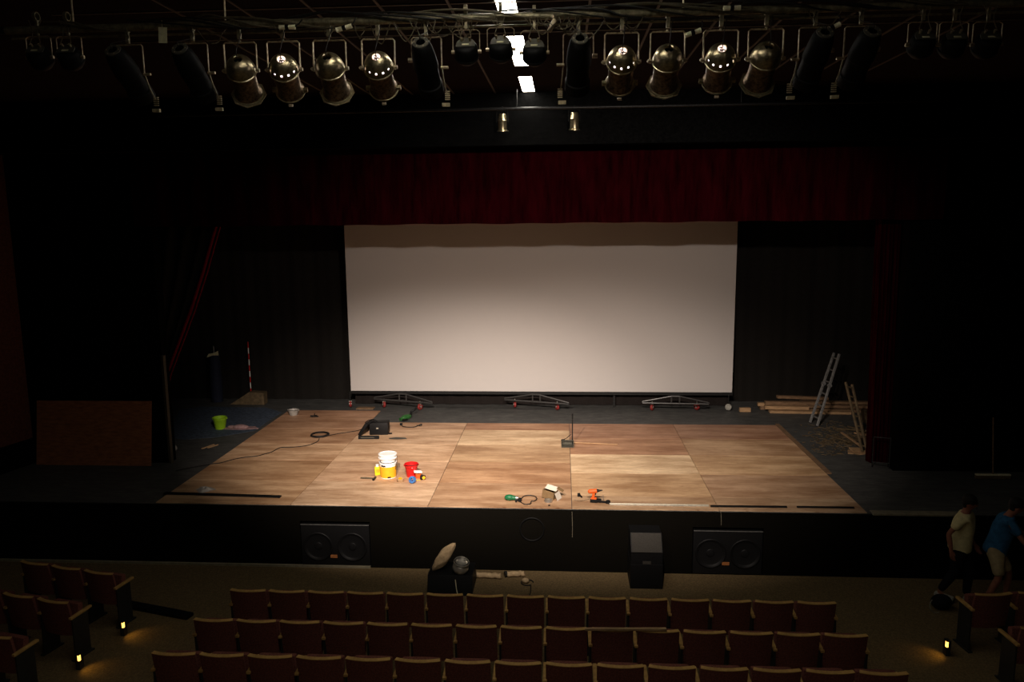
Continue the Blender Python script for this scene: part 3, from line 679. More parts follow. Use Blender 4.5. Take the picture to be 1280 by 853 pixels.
t0 = at(1057, 478, 1, g0.y+.5); t1 = at(1065, 481, 1, g1.y+.6)
ladder('dull brown wooden ladder leaning left among the debris', g0, g1, t0, t1, 7, 'wood_debris', .028)
# debris
random.seed(11)
dl = [(1052, 541, 1076, 558, 'wood_pale', 'thin bent strip of wood curving over the debris'), (1070, 541, 1112, 553, 'wood_pale', 'pale plank lying right of the wooden ladder'),
      (1085, 562, 1112, 551, 'wood_debris', 'short thick branch at the foot of the wooden ladder'), (1040, 545, 1062, 553, 'wood_debris', 'dark stick lying left in the debris'),
      (1046, 536, 1090, 539, 'wood_debris', 'long dark stick lying at the back of the debris'), (1062, 553, 1082, 548, 'wood_debris', 'short stick crossing behind the pale paper'), (1060, 533, 1102, 545, 'wood_debris', 'dark slat lying between crate and ladder foot')]
for i, (x0, y0, x1, y1, m, lab) in enumerate(dl):
    a = pos(x0, y0, g+.025+.0*i); b = pos(x1, y1, g+.06)
    w = .12 if i == 1 else .05
    plank(a, b, w, .03 if i != 2 else .08, m, lab, 'wood_scrap', 'wood scraps on the floor at right')
tag(MB().prism([(-.2, -.1), (.05, -.16), (.3, -.05), (.22, .1), (-.12, .14)], 0, .02).box((.02, .02, .05), (.28, .16, .02), rot=(.3, .1, .3)).build('crumpled_paper', 'wood_pale', loc=pos(1070, 566, g)), 'pale crumpled paper at the foot of the wooden ladder', 'paper')
m = MB()
for k in range(420):
    x = random.gauss(1052, 24); y = random.gauss(546, 10)
    if y < 524 or x > 1105 or x < 985: continue
    # keep debris off the deck: floor line of the deck edge
    p = pos(x, y, g)
    if p.x < DRX+.2: continue
    m.box(p+Vector((0, 0, .008)), (random.uniform(.03, .16), random.uniform(.008, .03), random.uniform(.005, .016)), rot=(random.uniform(-.2, .2), random.uniform(-.2, .2), random.uniform(0, PI)))
tag(m.build('wood_chips', 'wood_debris'), 'scattered wood chips and splinters on the floor under the ladders', 'debris', kind='stuff')
# thin black stand at right
t = thing('music_stand', 'thin black metal stand in front of the red curtain at right', 'stand', pos(1090, 584, g))
MB().cyl((0, 0, 0), (0, 0, .60), .012, n=8).build('pole', 'black_metal', t)
MB().tube([(-.0, 0, .1), (.28, -.1, .1)], .012).tube([(.28, -.1, 0), (.28, -.1, .62)], .012).tube([(0, 0, .6), (.28, -.1, .6)], .012).build('frame', 'black_metal', t)
# broom at far right
t = thing('broom', 'push broom standing upright on the stage at far right', 'broom', pos(1237, 597, g)+Vector((0, -.1, 0)))
MB().box((0, 0, .04), (.62, .07, .07), bev=.01).build('bristles', 'wood_debris', t)
MB().box((0, 0, .085), (.62, .06, .025), bev=.005).build('head', 'pale_plastic', t)
MB().cyl((0, 0, .09), (-.05, .06, 1.15), .013, n=8).build('handle', 'wood_old', t)

# ================================================================= STAGE FRONT THINGS
for k, (x0, x1) in enumerate(subs):
    w = x1-x0-.03; z0 = FL+.01; hh = .76
    t = thing('subwoofer', 'black double subwoofer recessed in the stage front, %s of the two' % ('left' if k == 0 else 'right'), 'speaker', ((x0+x1)/2, -.06, z0), group='subwoofers in the stage front')
    m = MB(); m.b2((-w/2, 0, 0), (w/2, .6, hh), bev=.008); m.build('cabinet', 'black_plastic', t)
    m = MB(); m.b2((-w/2, -.012, hh-.012), (w/2, .0, hh), bev=.002); m.build('edge_strip', 'aluminium', t)
    for s in (-1, 1):
        MB().lathe([(.235, -.002), (.255, -.018), (.245, -.028), (.225, -.022), (.205, -.006)], (s*w*.25, 0, hh*.48), (0, 1, 0), 36).build('cone_ring', 'black_plastic', t, smooth=True)
        MB().lathe([(.205, -.006), (.19, -.001), (.07, -.0006), (.06, -.012), (0, -.022)], (s*w*.25, 0, hh*.48), (0, 1, 0), 36).build('cone', 'black_plastic', t, smooth=True)
    MB().box((-.03, -.016, hh*.25), (.12, .012, .055), bev=.003).build('label_plate', 'amber_label', t)
# floor monitor / cabinet
p = at(808, 737, 2, FL)
t = thing('speaker_cabinet', 'tall black speaker cabinet standing in front of the stage, right of centre', 'speaker', (p.x, p.y+.28, FL))
MB().b2((-.26, -.27, 0), (.26, .27, .42), bev=.01).build('lower_cabinet', 'black_plastic', t)
MB().prism([(-.27, .425), (.27, .425), (.27, .86), (-.05, .86), (-.27, .62)], -.25, .25, 0).build('upper_cabinet', 'black_plastic', t)
MB().box((0, -.18, .745), (.47, .32, .008), rot=(.83, 0, 0)).build('grille', 'dark_grille', t)
MB().box((.0, -.275, .45), (.13, .006, .05)).build('badge', 'dark_grille', t)
# black case with sack and pot
p = at(562, 745, 2, FL)
t = thing('equipment_case', 'black case on the hall floor under the sack', 'case', (p.x, p.y+.3, FL))
MB().prism([(-.3, 0), (.3, 0), (.28, .30), (-.2, .30)], -.36, .36, 0).build('body', 'black_plastic', t)
def sack(u, v):
    a = u*2*PI; s_ = math.sin(v*PI); l = (v-.5)*.62
    r = (.14*s_**.6)*(1+.12*math.sin(a*3+v*7)+.06*math.sin(a*5-v*11))
    return Vector((l*.62+r*math.cos(a)*.55, r*math.sin(a)*.7, l*.78+.22+r*math.cos(a)*-.40))
tag(MB().sheet(sack, 28, 18).build('canvas_sack', 'canvas', loc=(p.x-.12, p.y+.26, FL+.31), smooth=True), 'tan canvas sack slumped on the black case in front of the stage', 'sack')
t = thing('metal_pot', 'round shiny metal pot beside the canvas sack on the black case', 'pot', (p.x+.14, p.y+.22, FL+.302))
MB().lathe([(0, 0), (.09, .005), (.13, .06), (.13, .11), (.10, .15), (.13, .19), (.12, .21), (.09, .16), (0, .14)], n=28, axis=(.2, -.2, 1)).build('body', 'bright_metal', t, smooth=True)
MB().lathe([(.09, .15), (.125, .19), (.10, .2)], n=28, axis=(.2, -.2, 1)).build('rim', 'black_plastic', t)
P = [Vector((p.x+.10, p.y-.02, FL+.28)), Vector((p.x+.12, p.y-.04, FL+.12)), Vector((p.x+.15, p.y-.06, FL+.01))]
tag(MB().tube(smooth_path(P), .007).build('rope', 'pale_plastic'), 'thin pale cord hanging down the front of the black case', 'cord')
# rolled cloth tubes & ring
def fl(px, py, z=0): return at(px, py, 2, FL+z)
for (x0, y0, x1, y1, lab) in ((592, 716, 627, 717.5, 'left one of two pale rolled cloths on the floor at the stage foot'), (631, 715.5, 656, 714.5, 'right one of two pale rolled cloths on the floor at the stage foot')):
    a = fl(x0, y0, .06); b = fl(x1, y1, .06); n = 9
    P = [a.lerp(b, k/n)+Vector((0, -.06+.012*math.sin(k*2), .006*math.sin(k*3)-.012)) for k in range(n+1)]
    o = thing('rolled_cloth', lab, 'rolled cloth', (a+b)/2, group='rolled cloths')
    q = MB().tube(P, .045, 10).build('roll', 'canvas', o, smooth=True); q.location = -o.location
    q = MB().tube([P[0]+Vector((0, 0, -.0)), P[1]], .052, 10).build('tie', 'cable_black', o); q.location = -o.location
c = fl(659, 726, .05)
t = thing('headset', 'black cable ring with pale knob lying on the hall floor right of the rolled cloths', 'cable', (c.x, c.y, FL))
MB().tube(arc((0, 0, .015), .10, .2, 5.4, 24, 'xy'), .009).tube([(.06, -.08, .012), (.07, -.3, .01), (.05, -.45, .01)], .009).build('cord', 'cable_black', t, smooth=True)
MB().sphere((-.03, .0, .05), .05, (1.2, 1, .8)).build('knob', 'canvas', t, smooth=True)
t.name = 'cable_ring'
# cable hanging loop on the stage front, hanging tapes
c = at(665, 662, 1, -.065)
tag(MB().tube([c+Vector((.2*math.cos(a), 0, .2*math.sin(a)))for a in [2*PI*k/30 for k in range(30)]], .012, closed=True).build('hanging_cable', 'lamp_black', smooth=True), 'black cable loop hung on the stage front right of centre', 'cable')
for (px, y0, y1, lab) in ((715, 640, 672, 'thin pale cord hanging down the stage front below the deck centre seam'), (901, 640, 657, 'thin pale cord hanging down the stage front above the right subwoofer')):
    a = at(px, y0, 1, -.06); b = at(px+.5, y1, 1, -.062)
    tag(MB().tube([a, a.lerp(b, .5)+Vector((.004, 0, 0)), b], .0045).build('pale_string', 'string'), lab, 'cord')
# low dark cable cover on the floor at left
a = fl(150, 756); b = fl(238, 773)
d = b-a
tag(MB().box((0, 0, .03), (d.length, .16, .06), bev=.02).build('cable_cover', 'black_plastic', loc=(a+b)/2, rot=(0, 0, math.atan2(d.y, d.x))), 'low black cable cover crossing the left aisle floor', 'cable cover')

# ================================================================= SEATS
SW = .545
def make_seat(w=SW):
    t = thing('theatre_seat', '', 'seat')
    # local: origin on floor below the back, sitter faces +Y, back leans to -Y
    tilt = .16
    def back(off, z0, z1, th, inset):
        def f(u, v):
            x = (u-.5)*(w-inset); z = z0+(z1-z0)*v; cv = -.04*(1-(2*u-1)**2)
            y = .10-(z-.35)*tilt+cv+off
            return Vector((x+.012, y, z))
        return f
    MB().sheet(back(0, .34, .843, 0, .075), 12, 4, .045).build('backrest', 'maroon', t, smooth=True)
    MB().sheet(back(-.002, .843, .852, 0, .072), 12, 1, .047).build('top_rail', 'seat_wood', t, smooth=True)
    MB().box((.012, .20, .52), (w-.11, .09, .42), rot=(-.12, 0, 0), bev=.03).build('seat_cushion', 'maroon', t, smooth=True)
    m = MB(); x = -w/2+.026; m.box((x, .14, .30), (.022, .26, .60), bev=.004); m.box((x, .14, .012), (.06, .34, .024), bev=.004)
    m.build('pedestal', 'seat_metal', t)
    MB().box((x, .16, .625), (.048, .36, .035), rot=(.05, 0, 0), bev=.012).build('armrest', 'seat_wood', t, smooth=True)
    return t
proto = make_seat()
def add_arm(t, w=SW):
    m = MB(); x = w/2+.001; m.box((x, .14, .30), (.022, .26, .60), bev=.004); m.box((x, .14, .012), (.06, .34, .024), bev=.004)
    m.build('pedestal', 'seat_metal', t)
    MB().box((x, .16, .625), (.048, .36, .035), rot=(.05, 0, 0), bev=.012).build('armrest', 'seat_wood', t, smooth=True)
used = [False]
def seat(loc, rz, label, group, sx=1):
    if not used[0]: o = proto; used[0] = True
    else: o = copy_tree(proto)
    o.location = loc; o.rotation_euler = (0, 0, rz); o.scale = (sx, 1, 1); o['label'] = label; o['group'] = group
    return o
seats_placed = []
allrows = [(-2.60, -4.80, 3.46, 'front row', 'nearest the stage'), (-3.41, -4.93, 3.56, 'second row', 'behind the front row'), (-4.20, -5.06, 3.70, 'third row', 'cut by the bottom of the photo')]
todo = []
for (y, x0, x1, rn, ex) in allrows:
    n = 15; w = (x1-x0)/n
    for k in range(n):
        lab = 'maroon theatre seat, middle block, %s, %s from the left' % (rn, ORD[k])
        todo.append(((x0+w*(k+.5), y, FL), 0, lab, 'maroon seats of the middle block', w/SW, k == n-1))
for rown, (x, y, a) in enumerate(((-6.95, -2.15, -.22), (-7.06, -3.02, -.22), (-7.2, -3.92, -.22))):
    rn = ['front', 'second', 'third'][rown]
    for k in range(3 if rown < 2 else 2):
        xx = x-k*.60*math.cos(a); yy = y-k*.60*math.sin(a)
        todo.append(((xx, yy, FL), a, 'theatre seat of the angled left block, %s row, %s from the aisle' % (rn, ORD[k]), 'seats of the left block', 1.03, k == 0))
for rown, (x, y, a) in enumerate(((5.62, -2.25, .12), (5.72, -3.12, .12))):
    rn = ['front', 'second'][rown]
    for k in range(2):
        xx = x+k*.60; yy = y+k*.60*math.sin(a)
        todo.append(((xx, yy, FL), a, 'theatre seat of the right block, %s row, %s from the aisle' % (rn, ORD[k]), 'seats of the right block', 1.03, False))
ends = []
for (loc, rz, lab, grp, sx, end) in todo:
    o = seat(loc, rz, lab, grp, sx)
    if end: ends.append(o)
for o in ends: add_arm(o)
# aisle lights on seat ends
def aisle(px, py, lab, side):
    p = at(px, py, 2, FL+.16)
    t = thing('aisle_light', lab, 'aisle light', (p.x, p.y, FL), group='small yellow aisle lights')
    MB().b2((-.03, -.045, 0), (.03, .045, .22), bev=.004).build('housing', 'seat_metal', t)
    MB().box((side*.031, -.03, .17), (.004, .025, .075)).box((side*.018, -.046, .17), (.022, .004, .075)).build('lens', 'aisle_glow', t)
    l = bpy.data.lights.new('aisle_lamp', 'SPOT'); l.energy = 1.1; l.color = (1, .52, .08); l.shadow_soft_size = .015; l.spot_size = 1.9; l.spot_blend = .8
    lo = bpy.data.objects.new('aisle_lamp', l); COL.objects.link(lo); lo.parent = t; lo.location = (side*.05, -.02, .17); lo.rotation_euler = (0, side*-.75, 0)
aisle(154, 781, 'glowing yellow aisle light beside the front seat of the left block', 1)
aisle(99, 822, 'glowing yellow aisle light beside the second row of the left block', 1)
aisle(1184, 805, 'glowing yellow aisle light beside the front seat of the right block', -1)
# stick lying over the seat backs
a = at(731, 786.5, 1, -3.47); b = at(834, 781.5, 1, -3.52)
zz = FL+.852+.022
a = Vector((a.x, -3.49, zz)); b = Vector((b.x, -3.45, zz+.004))
plank(a, b, .035, .03, 'wood_pale', 'long thin wooden stick resting on the backs of the second row', 'wooden_stick', 'stick on the seats')
# round tray/bag near right aisle: pale bag leaning
t = thing('shoulder_bag', 'dark bag with pale curved strap on the floor at the right aisle', 'bag', fl(1176, 762))
MB().sphere((0, 0, .12), .14, (1.1, .8, .85)).build('body', 'dark_cloth', t, smooth=True)
MB().tube([(-.13+.10*math.cos(q), -.13, .13+.12*math.sin(q)) for q in [PI*.75+PI*.9*k/12 for k in range(13)]], .006).build('strap', 'wheel_hub', t)

# ================================================================= LIGHTING BAR AND LAMPS
BY = -6.9
a = at(100, 28, 1, BY+.0); b = at(1240, 19, 1, BY)
zbar = at(640, 21, 1, BY).z
bar = thing('lighting_bar', 'horizontal steel lighting pipe hung across the hall above the lamps', 'lighting bar', (-.5, BY, zbar))
MB().cyl((-3.6, 0, 0), (3.6, 0, 0), .026, n=16).build('pipe', 'pipe', bar, smooth=True)
MB().cyl((-3.6, .05, -.045), (3.6, .05, -.045), .008, n=8).build('lower_rail', 'pipe', bar)
for x in (-3.1, -2.0, 1.15, 3.3):
    MB().cyl((x, 0, .02), (x, 0, 6.75-zbar), .007, n=8).build('drop_rod', 'yoke_metal', bar)
rnd = random.Random(3)
for k in range(5):
    P = []
    x = -3.3+.15*k; ph = rnd.uniform(0, 6)
    while x < 3.0:
        r = .045+.015*rnd.random(); ph += rnd.uniform(.5, 1.2)
        P.append(Vector((x-.5, BY+r*math.cos(ph), zbar+.012+r*math.sin(ph)*.8+.012*math.sin(x*2+k))))
        x += rnd.uniform(.10, .3)
    tag(MB().tube(smooth_path(P, 4), .0065+.002*(k % 2), 6).build('power_cable', 'cable_brown' if k < 2 else 'cable_black', smooth=True), 'power cable strand wound along the lighting bar', 'cable', 'cables wound along the lighting bar')
# sagging loops
for k in range(26):
    x = rnd.uniform(-2.6, 1.9) if k < 12 else rnd.uniform(-1.2, .3); w = rnd.uniform(.06, .28); s_ = rnd.uniform(.04, .15)
    P = [Vector((x+w*(q/6-.5)-.0, BY-.02+rnd.uniform(-.03, .03), zbar-.02-s_*math.sin(PI*q/6))) for q in range(7)]
    tag(MB().tube(smooth_path(P, 3), .004, 5).build('hanging_cable', 'cable_brown', smooth=True), 'thin cable loop hanging from the lighting bar', 'cable', 'cable loops under the lighting bar')

def make_par(lit, yaw, tilt, frame_oct):
    """root = at the clamp on the bar; can pivots below it"""
    t = thing('can_spotlight', '', 'spotlight')
    drop = -.275
    # local can frame: axis +Z from back(0) to front, then rotate
    piv = Vector((0, 0, drop))
    ax = Vector((math.sin(yaw)*math.cos(tilt), math.cos(yaw)*math.cos(tilt), -math.sin(tilt)))
    back = piv-ax*.13
    n = 48
    R1 = .118
    prof = [(.034, .0), (.040, -.004), (.052, .002), (.078, .018), (.098, .042), (.111, .07), (R1, .095), (R1+.002, .112), (R1+.004, .128), (R1+.010, .132), (R1+.010, .142), (R1-.004, .146), (R1-.004, .162), (R1-.012, .168)]
    MB().lathe(prof, back, ax, n, skip=(lambda i, k: i == 5 and k % 4 == 0) if lit else None).build('rear_housing', 'brass_can', t, smooth=True)
    MB().lathe([(R1-.012, .168), (R1-.014, .35), (R1-.004, .365), (R1+.004, .39), (R1+.004, .40), (R1-.01, .40), (R1-.018, .35), (R1-.02, .17)], back, ax, n).build('barrel', 'rust_barrel', t, smooth=True)
    MB().lathe([(R1-.012, .40), (R1+.012, .402), (R1+.012, .412), (R1-.012, .412), (R1-.012, .40)], back, ax, n).build('front_ring', 'frame_metal', t, smooth=True)
    x, y, d = MB().frame(ax)
    if frame_oct:
        MB().lathe([(.10, .413), (.155, .413), (.155, .421), (.10, .421), (.10, .413)], back, ax, 8).build('gel_frame', 'frame_metal', t)
    else:
        for s in (-1, 1):
            MB().box(back+ax*.395+x*s*.135, (.035, .03, .035), rot=ax.to_track_quat('Z', 'Y').to_euler()).build('frame_clip', 'frame_metal', t)
        MB().box(back+ax*.40-Vector((0, 0, 1))*.13, (.035, .02, .02)).build('frame_clip', 'frame_metal', t)
    # socket seen through the rear hole
    m = MB()
    if lit:
        MB().lathe([(0, .014), (.052, .014), (.052, .02), (0, .02)], back, ax, 24).build('lamp', 'hot_lamp', t)
        MB().lathe([(0, .055), (.088, .055), (.100, .075), (.104, .10), (0, .11)], back, ax, 24).build('lamp_reflector', 'hot_vent', t)
        for ang in (.3, 2.2, 4.1):
            m.cyl(back+ax*.012+x*.03*math.cos(ang)+y*.03*math.sin(ang), back+ax*-.0+x*.008*math.cos(ang+1)+y*.008*math.sin(ang+1), .0045, n=6)
        m.lathe([(0, 0), (.008, 0), (.008, .012), (0, .012)], back+x*.0+y*.015, ax, 8)
        m.build('socket', 'black_metal', t)
    else:
        m.lathe([(0, .02), (.014, .02), (.016, .05), (0, .05)], back+y*.012, ax, 12); m.build('socket', 'frame_metal', t)
        MB().lathe([(0, .06), (.07, .06), (.075, .065), (0, .065)], back, ax, 20).build('inner_baffle', 'black_plastic', t)
    # yoke: strap
    hw = R1+.022; zt = -.045; m = MB()
    st_ = [(-hw, drop-.02), (-hw, zt-.015), (-hw+.015, zt), (hw-.015, zt), (hw, zt-.015), (hw, drop-.02)]
    m.tube([Vector((a_, 0, b_)) for a_, b_ in st_], .0075, 6)
    m.build('yoke', 'yoke_metal', t)
    MB().cyl((-hw-.02, 0, drop), (-hw+.01, 0, drop), .016, n=12).box((-hw-.022, 0, drop), (.008, .03, .012)).build('yoke_knob', 'yoke_metal', t)
    MB().cyl((hw-.01, 0, drop), (hw+.02, 0, drop), .016, n=12).build('yoke_knob', 'yoke_metal', t)
    m = MB(); m.lathe([(.027, -.018), (.037, -.018), (.037, .018), (.027, .018), (.027, -.018)], (0, 0, .1), (1, 0, 0), 18); m.box((0, 0, .028), (.03, .03, .085)); m.cyl((0, 0, -.05), (0, 0, -.03), .014, n=8); m.build('hook_clamp', 'pipe', t, smooth=True)
    P = [back+Vector((0, -.005, .0)), back+Vector((.004, -.03, .06)), Vector((.02, -.05, -.03)), Vector((.04, -.035, .06))]
    MB().tube(smooth_path(P), .004, 6).build('cord', 'cable_black', t, smooth=True)
    return t, back, ax

LAMPS = [  # px dome, py dome, px front, lit, octagonal frame, label
    (303, 68, 317, 0, 1, 'dull brass can spotlight, unlit, leftmost of the brass row with a cord across its back'),
    (357, 69, 368, 1, 0, 'lit brass can spotlight with glowing vents, second from the left'),
    (413, 66, 427, 0, 1, 'dull brass can spotlight, unlit with dark rear hole, third from the left'),
    (474, 68, 484, 1, 0, 'lit brass can spotlight with glowing vents, fourth from the left beside a black profile lamp'),
    (777, 61, 773, 1, 0, 'lit brass can spotlight with glowing vents, first right of the right black profile lamp'),
    (834, 68, 827, 0, 1, 'dull brass can spotlight, unlit with octagonal frame, between the two lit ones at right'),
    (899, 67, 893, 1, 0, 'lit brass can spotlight with glowing vents, second from the right end of the brass row'),
    (957, 64, 940, 0, 1, 'dull brass can spotlight, unlit, rightmost of the brass row'),
]
# energy, aim, downward tilt, beam angle, horizontal stretch (oval beams)
BEAM = {357: (5800, -.09, 28.5, 39, 1.4), 474: (2350, .02, 29.5, 43, 1.5), 777: (3750, .05, 29.5, 43, 1.5), 899: (1300, -.06, 13, 56, 1.6)}
for (px, py, fx, lit, octa, lab) in LAMPS:
    D = at(px, py, 1, BY)
    base_dx = (704-px)*.066; yawv = ((fx-px)-base_dx)/175/.42
    tilt = math.radians(29 if lit else 33)
    t, back, ax = make_par(lit, yawv, tilt, octa)
    t['label'] = lab; t['group'] = 'brass can spotlights on the lighting bar'
    # D is where the back centre of the can should be
    t.location = (D.x-back.x*.82, BY, zbar-.085); t.scale = (.82, .82, .82)
    if lit:
        pw_, aim, tl, size, sx = BEAM[px]
        l = bpy.data.lights.new('spot_beam', 'SPOT'); l.energy = pw_; l.color = (1, .84, .72); l.shadow_soft_size = .045; l.spot_size = math.radians(size); l.spot_blend = 1
        lo = bpy.data.objects.new('spot_beam', l); COL.objects.link(lo); lo.parent = t
        lo.location = back+ax*.43; tl = math.radians(tl); lo.scale = (sx, 1, 1)
        dv = Vector((math.sin(aim)*math.cos(tl), math.cos(aim)*math.cos(tl), -math.sin(tl))); lo.rotation_euler = (-dv).to_track_quat('Z', 'Y').to_euler()

# black profile spotlights
def make_profile(side=1):
    t = thing('profile_spotlight', '', 'spotlight')
    drop = -.335; piv = Vector((0, 0, drop)); tilt = math.radians(38); ax = Vector((.03, math.cos(tilt), -math.sin(tilt))); back = piv-ax*.30
    MB().lathe([(.038, -.01), (.07, -.006), (.078, .0), (.094, .05), (.106, .14), (.112, .22), (.112, .26), (.104, .27), (.104, .44), (.115, .45), (.115, .55), (.10, .55), (.094, .45)], back, ax, 28).build('body', 'lamp_black', t, smooth=True)
    MB().lathe([(.042, -.02), (.072, -.018), (.074, -.008), (.042, -.010), (.042, -.02)], back, ax, 20).build('rear_ring', 'grey_plate', t, smooth=True)
    m = MB()
    for k in range(6):
        a_ = k*PI/3; x, y, d = MB().frame(ax); m.box(back+ax*-.02+x*.057*math.cos(a_)+y*.057*math.sin(a_), (.008, .008, .008))
    m.build('vent_tab', 'yoke_metal', t)
    hw = .135
    MB().tube([Vector(v) for v in ((-hw, 0, -.23), (-hw, 0, -.06), (-hw+.015, 0, -.045), (hw-.015, 0, -.045), (hw, 0, -.06), (hw, 0, -.30), (hw+.01, .05, -.42), (hw+.025, .12, -.52))], .007, 6).build('yoke', 'yoke_metal', t)
    MB().cyl((-hw-.035, 0, -.24), (-hw+.01, 0, -.24), .02, n=10).build('yoke_knob', 'yoke_metal', t); MB().cyl((hw-.01, 0, -.31), (hw+.06, 0, -.31), .013, n=8).build('yoke_knob', 'yoke_metal', t)
    m = MB(); c = Vector((hw+.03, .12, -.50))
    for k in range(5): m.box(c+Vector((0, 0, -k*.018)), (.045, .02, .009))
    m.box(c+Vector((-.02, .03, -.115)), (.07, .03, .03)); m.build('shutter_clip', 'frame_metal', t)
    MB().box(back+ax*.42+Vector((-.02, 0, -.09)), (.03, .03, .035), rot=(.6, 0, 0)).build('focus_knob', 'frame_metal', t)
    m = MB(); m.lathe([(.027, -.018), (.037, -.018), (.037, .018), (.027, .018), (.027, -.018)], (0, 0, .1), (1, 0, 0), 18); m.box((0, 0, .02), (.03, .03, .1)); m.build('hook_clamp', 'pipe', t, smooth=True)
    MB().tube(smooth_path([back+Vector((0, -.01, 0)), back+Vector((0, -.03, .06)), Vector((.02, -.03, .0)), Vector((.0, -.035, .08))]), .004, 6).build('cord', 'cable_black', t, smooth=True)
    return t
pp = make_profile()
prof = [(533, 'black profile spotlight hanging immediately right of the brass left group', 1), (723, 'black profile spotlight hanging immediately left of the brass right group', -1), (160, 'black profile spotlight in the dark, leftmost on the bar', 1), (241, 'black profile spotlight in the dark beside the leftmost brass can', 1), (1018, 'black profile spotlight in the dark right of the last brass can', -1), (1075, 'black profile spotlight in the dark, rightmost on the bar', -1)]
for k, (px, lab, s) in enumerate(prof):
    o = pp if k == 0 else copy_tree(pp)
    D = at(px, 55, 1, BY); o.location = (D.x, BY, zbar-.085); o['label'] = lab; o['group'] = 'black profile spotlights on the lighting bar'; o.scale = (s*.76, .76, .76)
# small black wash lights
def make_wash():
    t = thing('floodlight', '', 'floodlight')
    c = Vector((0, 0, -.20))
    tilt = math.radians(42); ax = Vector((0, math.cos(tilt), -math.sin(tilt)))
    MB().lathe([(0, -.005), (.055, -.004), (.072, .002), (.084, .02), (.088, .05), (.088, .09), (.092, .095), (.090, .108), (.078, .125), (.05, .15), (0, .16)], c-ax*.06, ax, 28).build('housing', 'lamp_black', t, smooth=True)
    # sloped top plate with a straight lower edge
    m = MB(); pts = [(.070*math.cos(a_), .070*math.sin(a_)) for a_ in [PI*k/12 for k in range(13)]]+[(-.070, -.03), (.070, -.03)]
    m.prism(pts, -.002, .004, 2)
    q = (-ax).to_track_quat('Z', 'Y').to_matrix().to_4x4(); m.xf(Matrix.Translation(c-ax*.066) @ q)
    m.build('back_plate', 'grey_plate', t)
    q3 = (-ax).to_track_quat('Z', 'Y')
    m = MB().box((0, -.012, .007), (.05, .016, .003)); m.xf(Matrix.Translation(c-ax*.066) @ q); m.build('rating_label', 'label_paper', t)
    for gx in (-.03, .03): m = MB().cyl((gx, .035, .0), (gx, .035, .03), .008, n=10); m.xf(Matrix.Translation(c-ax*.066) @ q); m.build('cable_gland', 'yoke_metal', t)
    hw = .10
    MB().tube([Vector(v) for v in ((-hw, 0, -.2), (-hw, 0, -.06), (-hw+.02, 0, -.045), (hw-.02, 0, -.045), (hw, 0, -.06), (hw, 0, -.2))], .004, 6).build('yoke', 'yoke_metal', t)
    MB().cyl((-hw-.012, 0, -.2), (-hw+.018, 0, -.2), .013, n=10).build('yoke_knob', 'yoke_metal', t); MB().cyl((hw-.018, 0, -.2), (hw+.012, 0, -.2), .013, n=10).build('yoke_knob', 'yoke_metal', t)
    m = MB(); m.lathe([(.027, -.012), (.035, -.012), (.035, .012), (.027, .012), (.027, -.012)], (0, 0, .1), (1, 0, 0), 16); m.box((0, 0, .02), (.02, .02, .11)); m.build('hook_clamp', 'pipe', t)
    for s in (-1, 1):
        MB().tube(smooth_path([c-ax*.07+Vector((s*.03, -.02, .03)), Vector((s*.04, -.04, -.1)), Vector((s*.02, -.03, -.02)), Vector((s*.05, -.02, .07))]), .004, 6).build('cord', 'cable_brown', t, smooth=True)
    return t
pw = make_wash()
wl = [(583, 65, 'small round black floodlight with label, left of the three central ones'), (626, 62, 'small round black floodlight with label, in the middle of the three'), (668, 66, 'small round black floodlight with label, right of the three in front of the ceiling panel'),
      (1152, 56, 'small dark floodlight at far right, inner one of three'), (1191, 56, 'small dark floodlight at far right, middle one of three'), (1233, 56, 'small dark floodlight at far right, outermost of three'),
      (50, 72, 'small dark floodlight at far left, outermost'), (88, 72, 'small dark floodlight at far left, second from the edge')]
ext = []
for k, (px, py, lab) in enumerate(wl):
    o = pw if k == 0 else copy_tree(pw)
    D = at(px, py, 1, BY); o.location = (D.x, BY, D.z+.185); o.scale = (.92, .92, .92); o['label'] = lab; o['group'] = 'small black floodlights on the lighting bar'
# extend bar pipe outward for the end lamps
MB().cyl((-4.3, 0, 0), (-3.6, 0, 0), .026, n=16).cyl((3.6, 0, 0), (4.2, 0, 0), .026, n=16).build('pipe_extension', 'black_metal', bar)
# plug connectors
for (px, py, a_, lab) in ((359, 34, 0, 'pale cable connector above the second brass spotlight'), (430, 35, .25, 'pale cable connector above the third brass spotlight'), (866, 41, .3, 'pale cable connector right of the unlit spotlight'), (915, 10, 0, 'pale cable connector on top of the bar at right'), (1040, 35, .45, 'pale cable connector in the dark right of the brass row')):
    D = at(px, py, 1, BY-.07); D.y = BY-.07
    t = thing('cable_connector', lab, 'connector', D, rot=(0, -a_, 0), group='pale cable connectors')
    MB().cyl((-.055, 0, 0), (-.01, 0, 0), .017, .015, 12).cyl((.01, 0, 0), (.055, 0, 0), .015, .017, 12).build('shell', 'pale_plastic', t, smooth=True)
    MB().cyl((-.012, 0, 0), (.012, 0, 0), .019, n=12).build('collar', 'black_plastic', t)
    MB().tube([(.05, 0, 0), (.08, .02, .03), (.09, .05, .06)], .005).build('cord', 'cable_black', t)
D = at(203.5, 44, 1, BY-.03); 
tag(MB().box((0, 0, 0), (.062, .002, .105), rot=(0, .06, 0)).cyl((0, 0, .05), (0, 0.0, .10), .002, n=6).build('paper_tag', 'label_paper', loc=D), 'yellowed paper tag hanging from the bar at left', 'tag')
tag(MB().box((0, 0, 0), (.03, .03, .09), rot=(.2, .5, 0), bev=.01).sphere((.01, 0, .05), .02).build('brass_clamp', 'yoke_metal', loc=at(690, 32, 1, BY-.03), smooth=True), 'shiny brass clamp on the bar right of the ceiling panel', 'clamp')

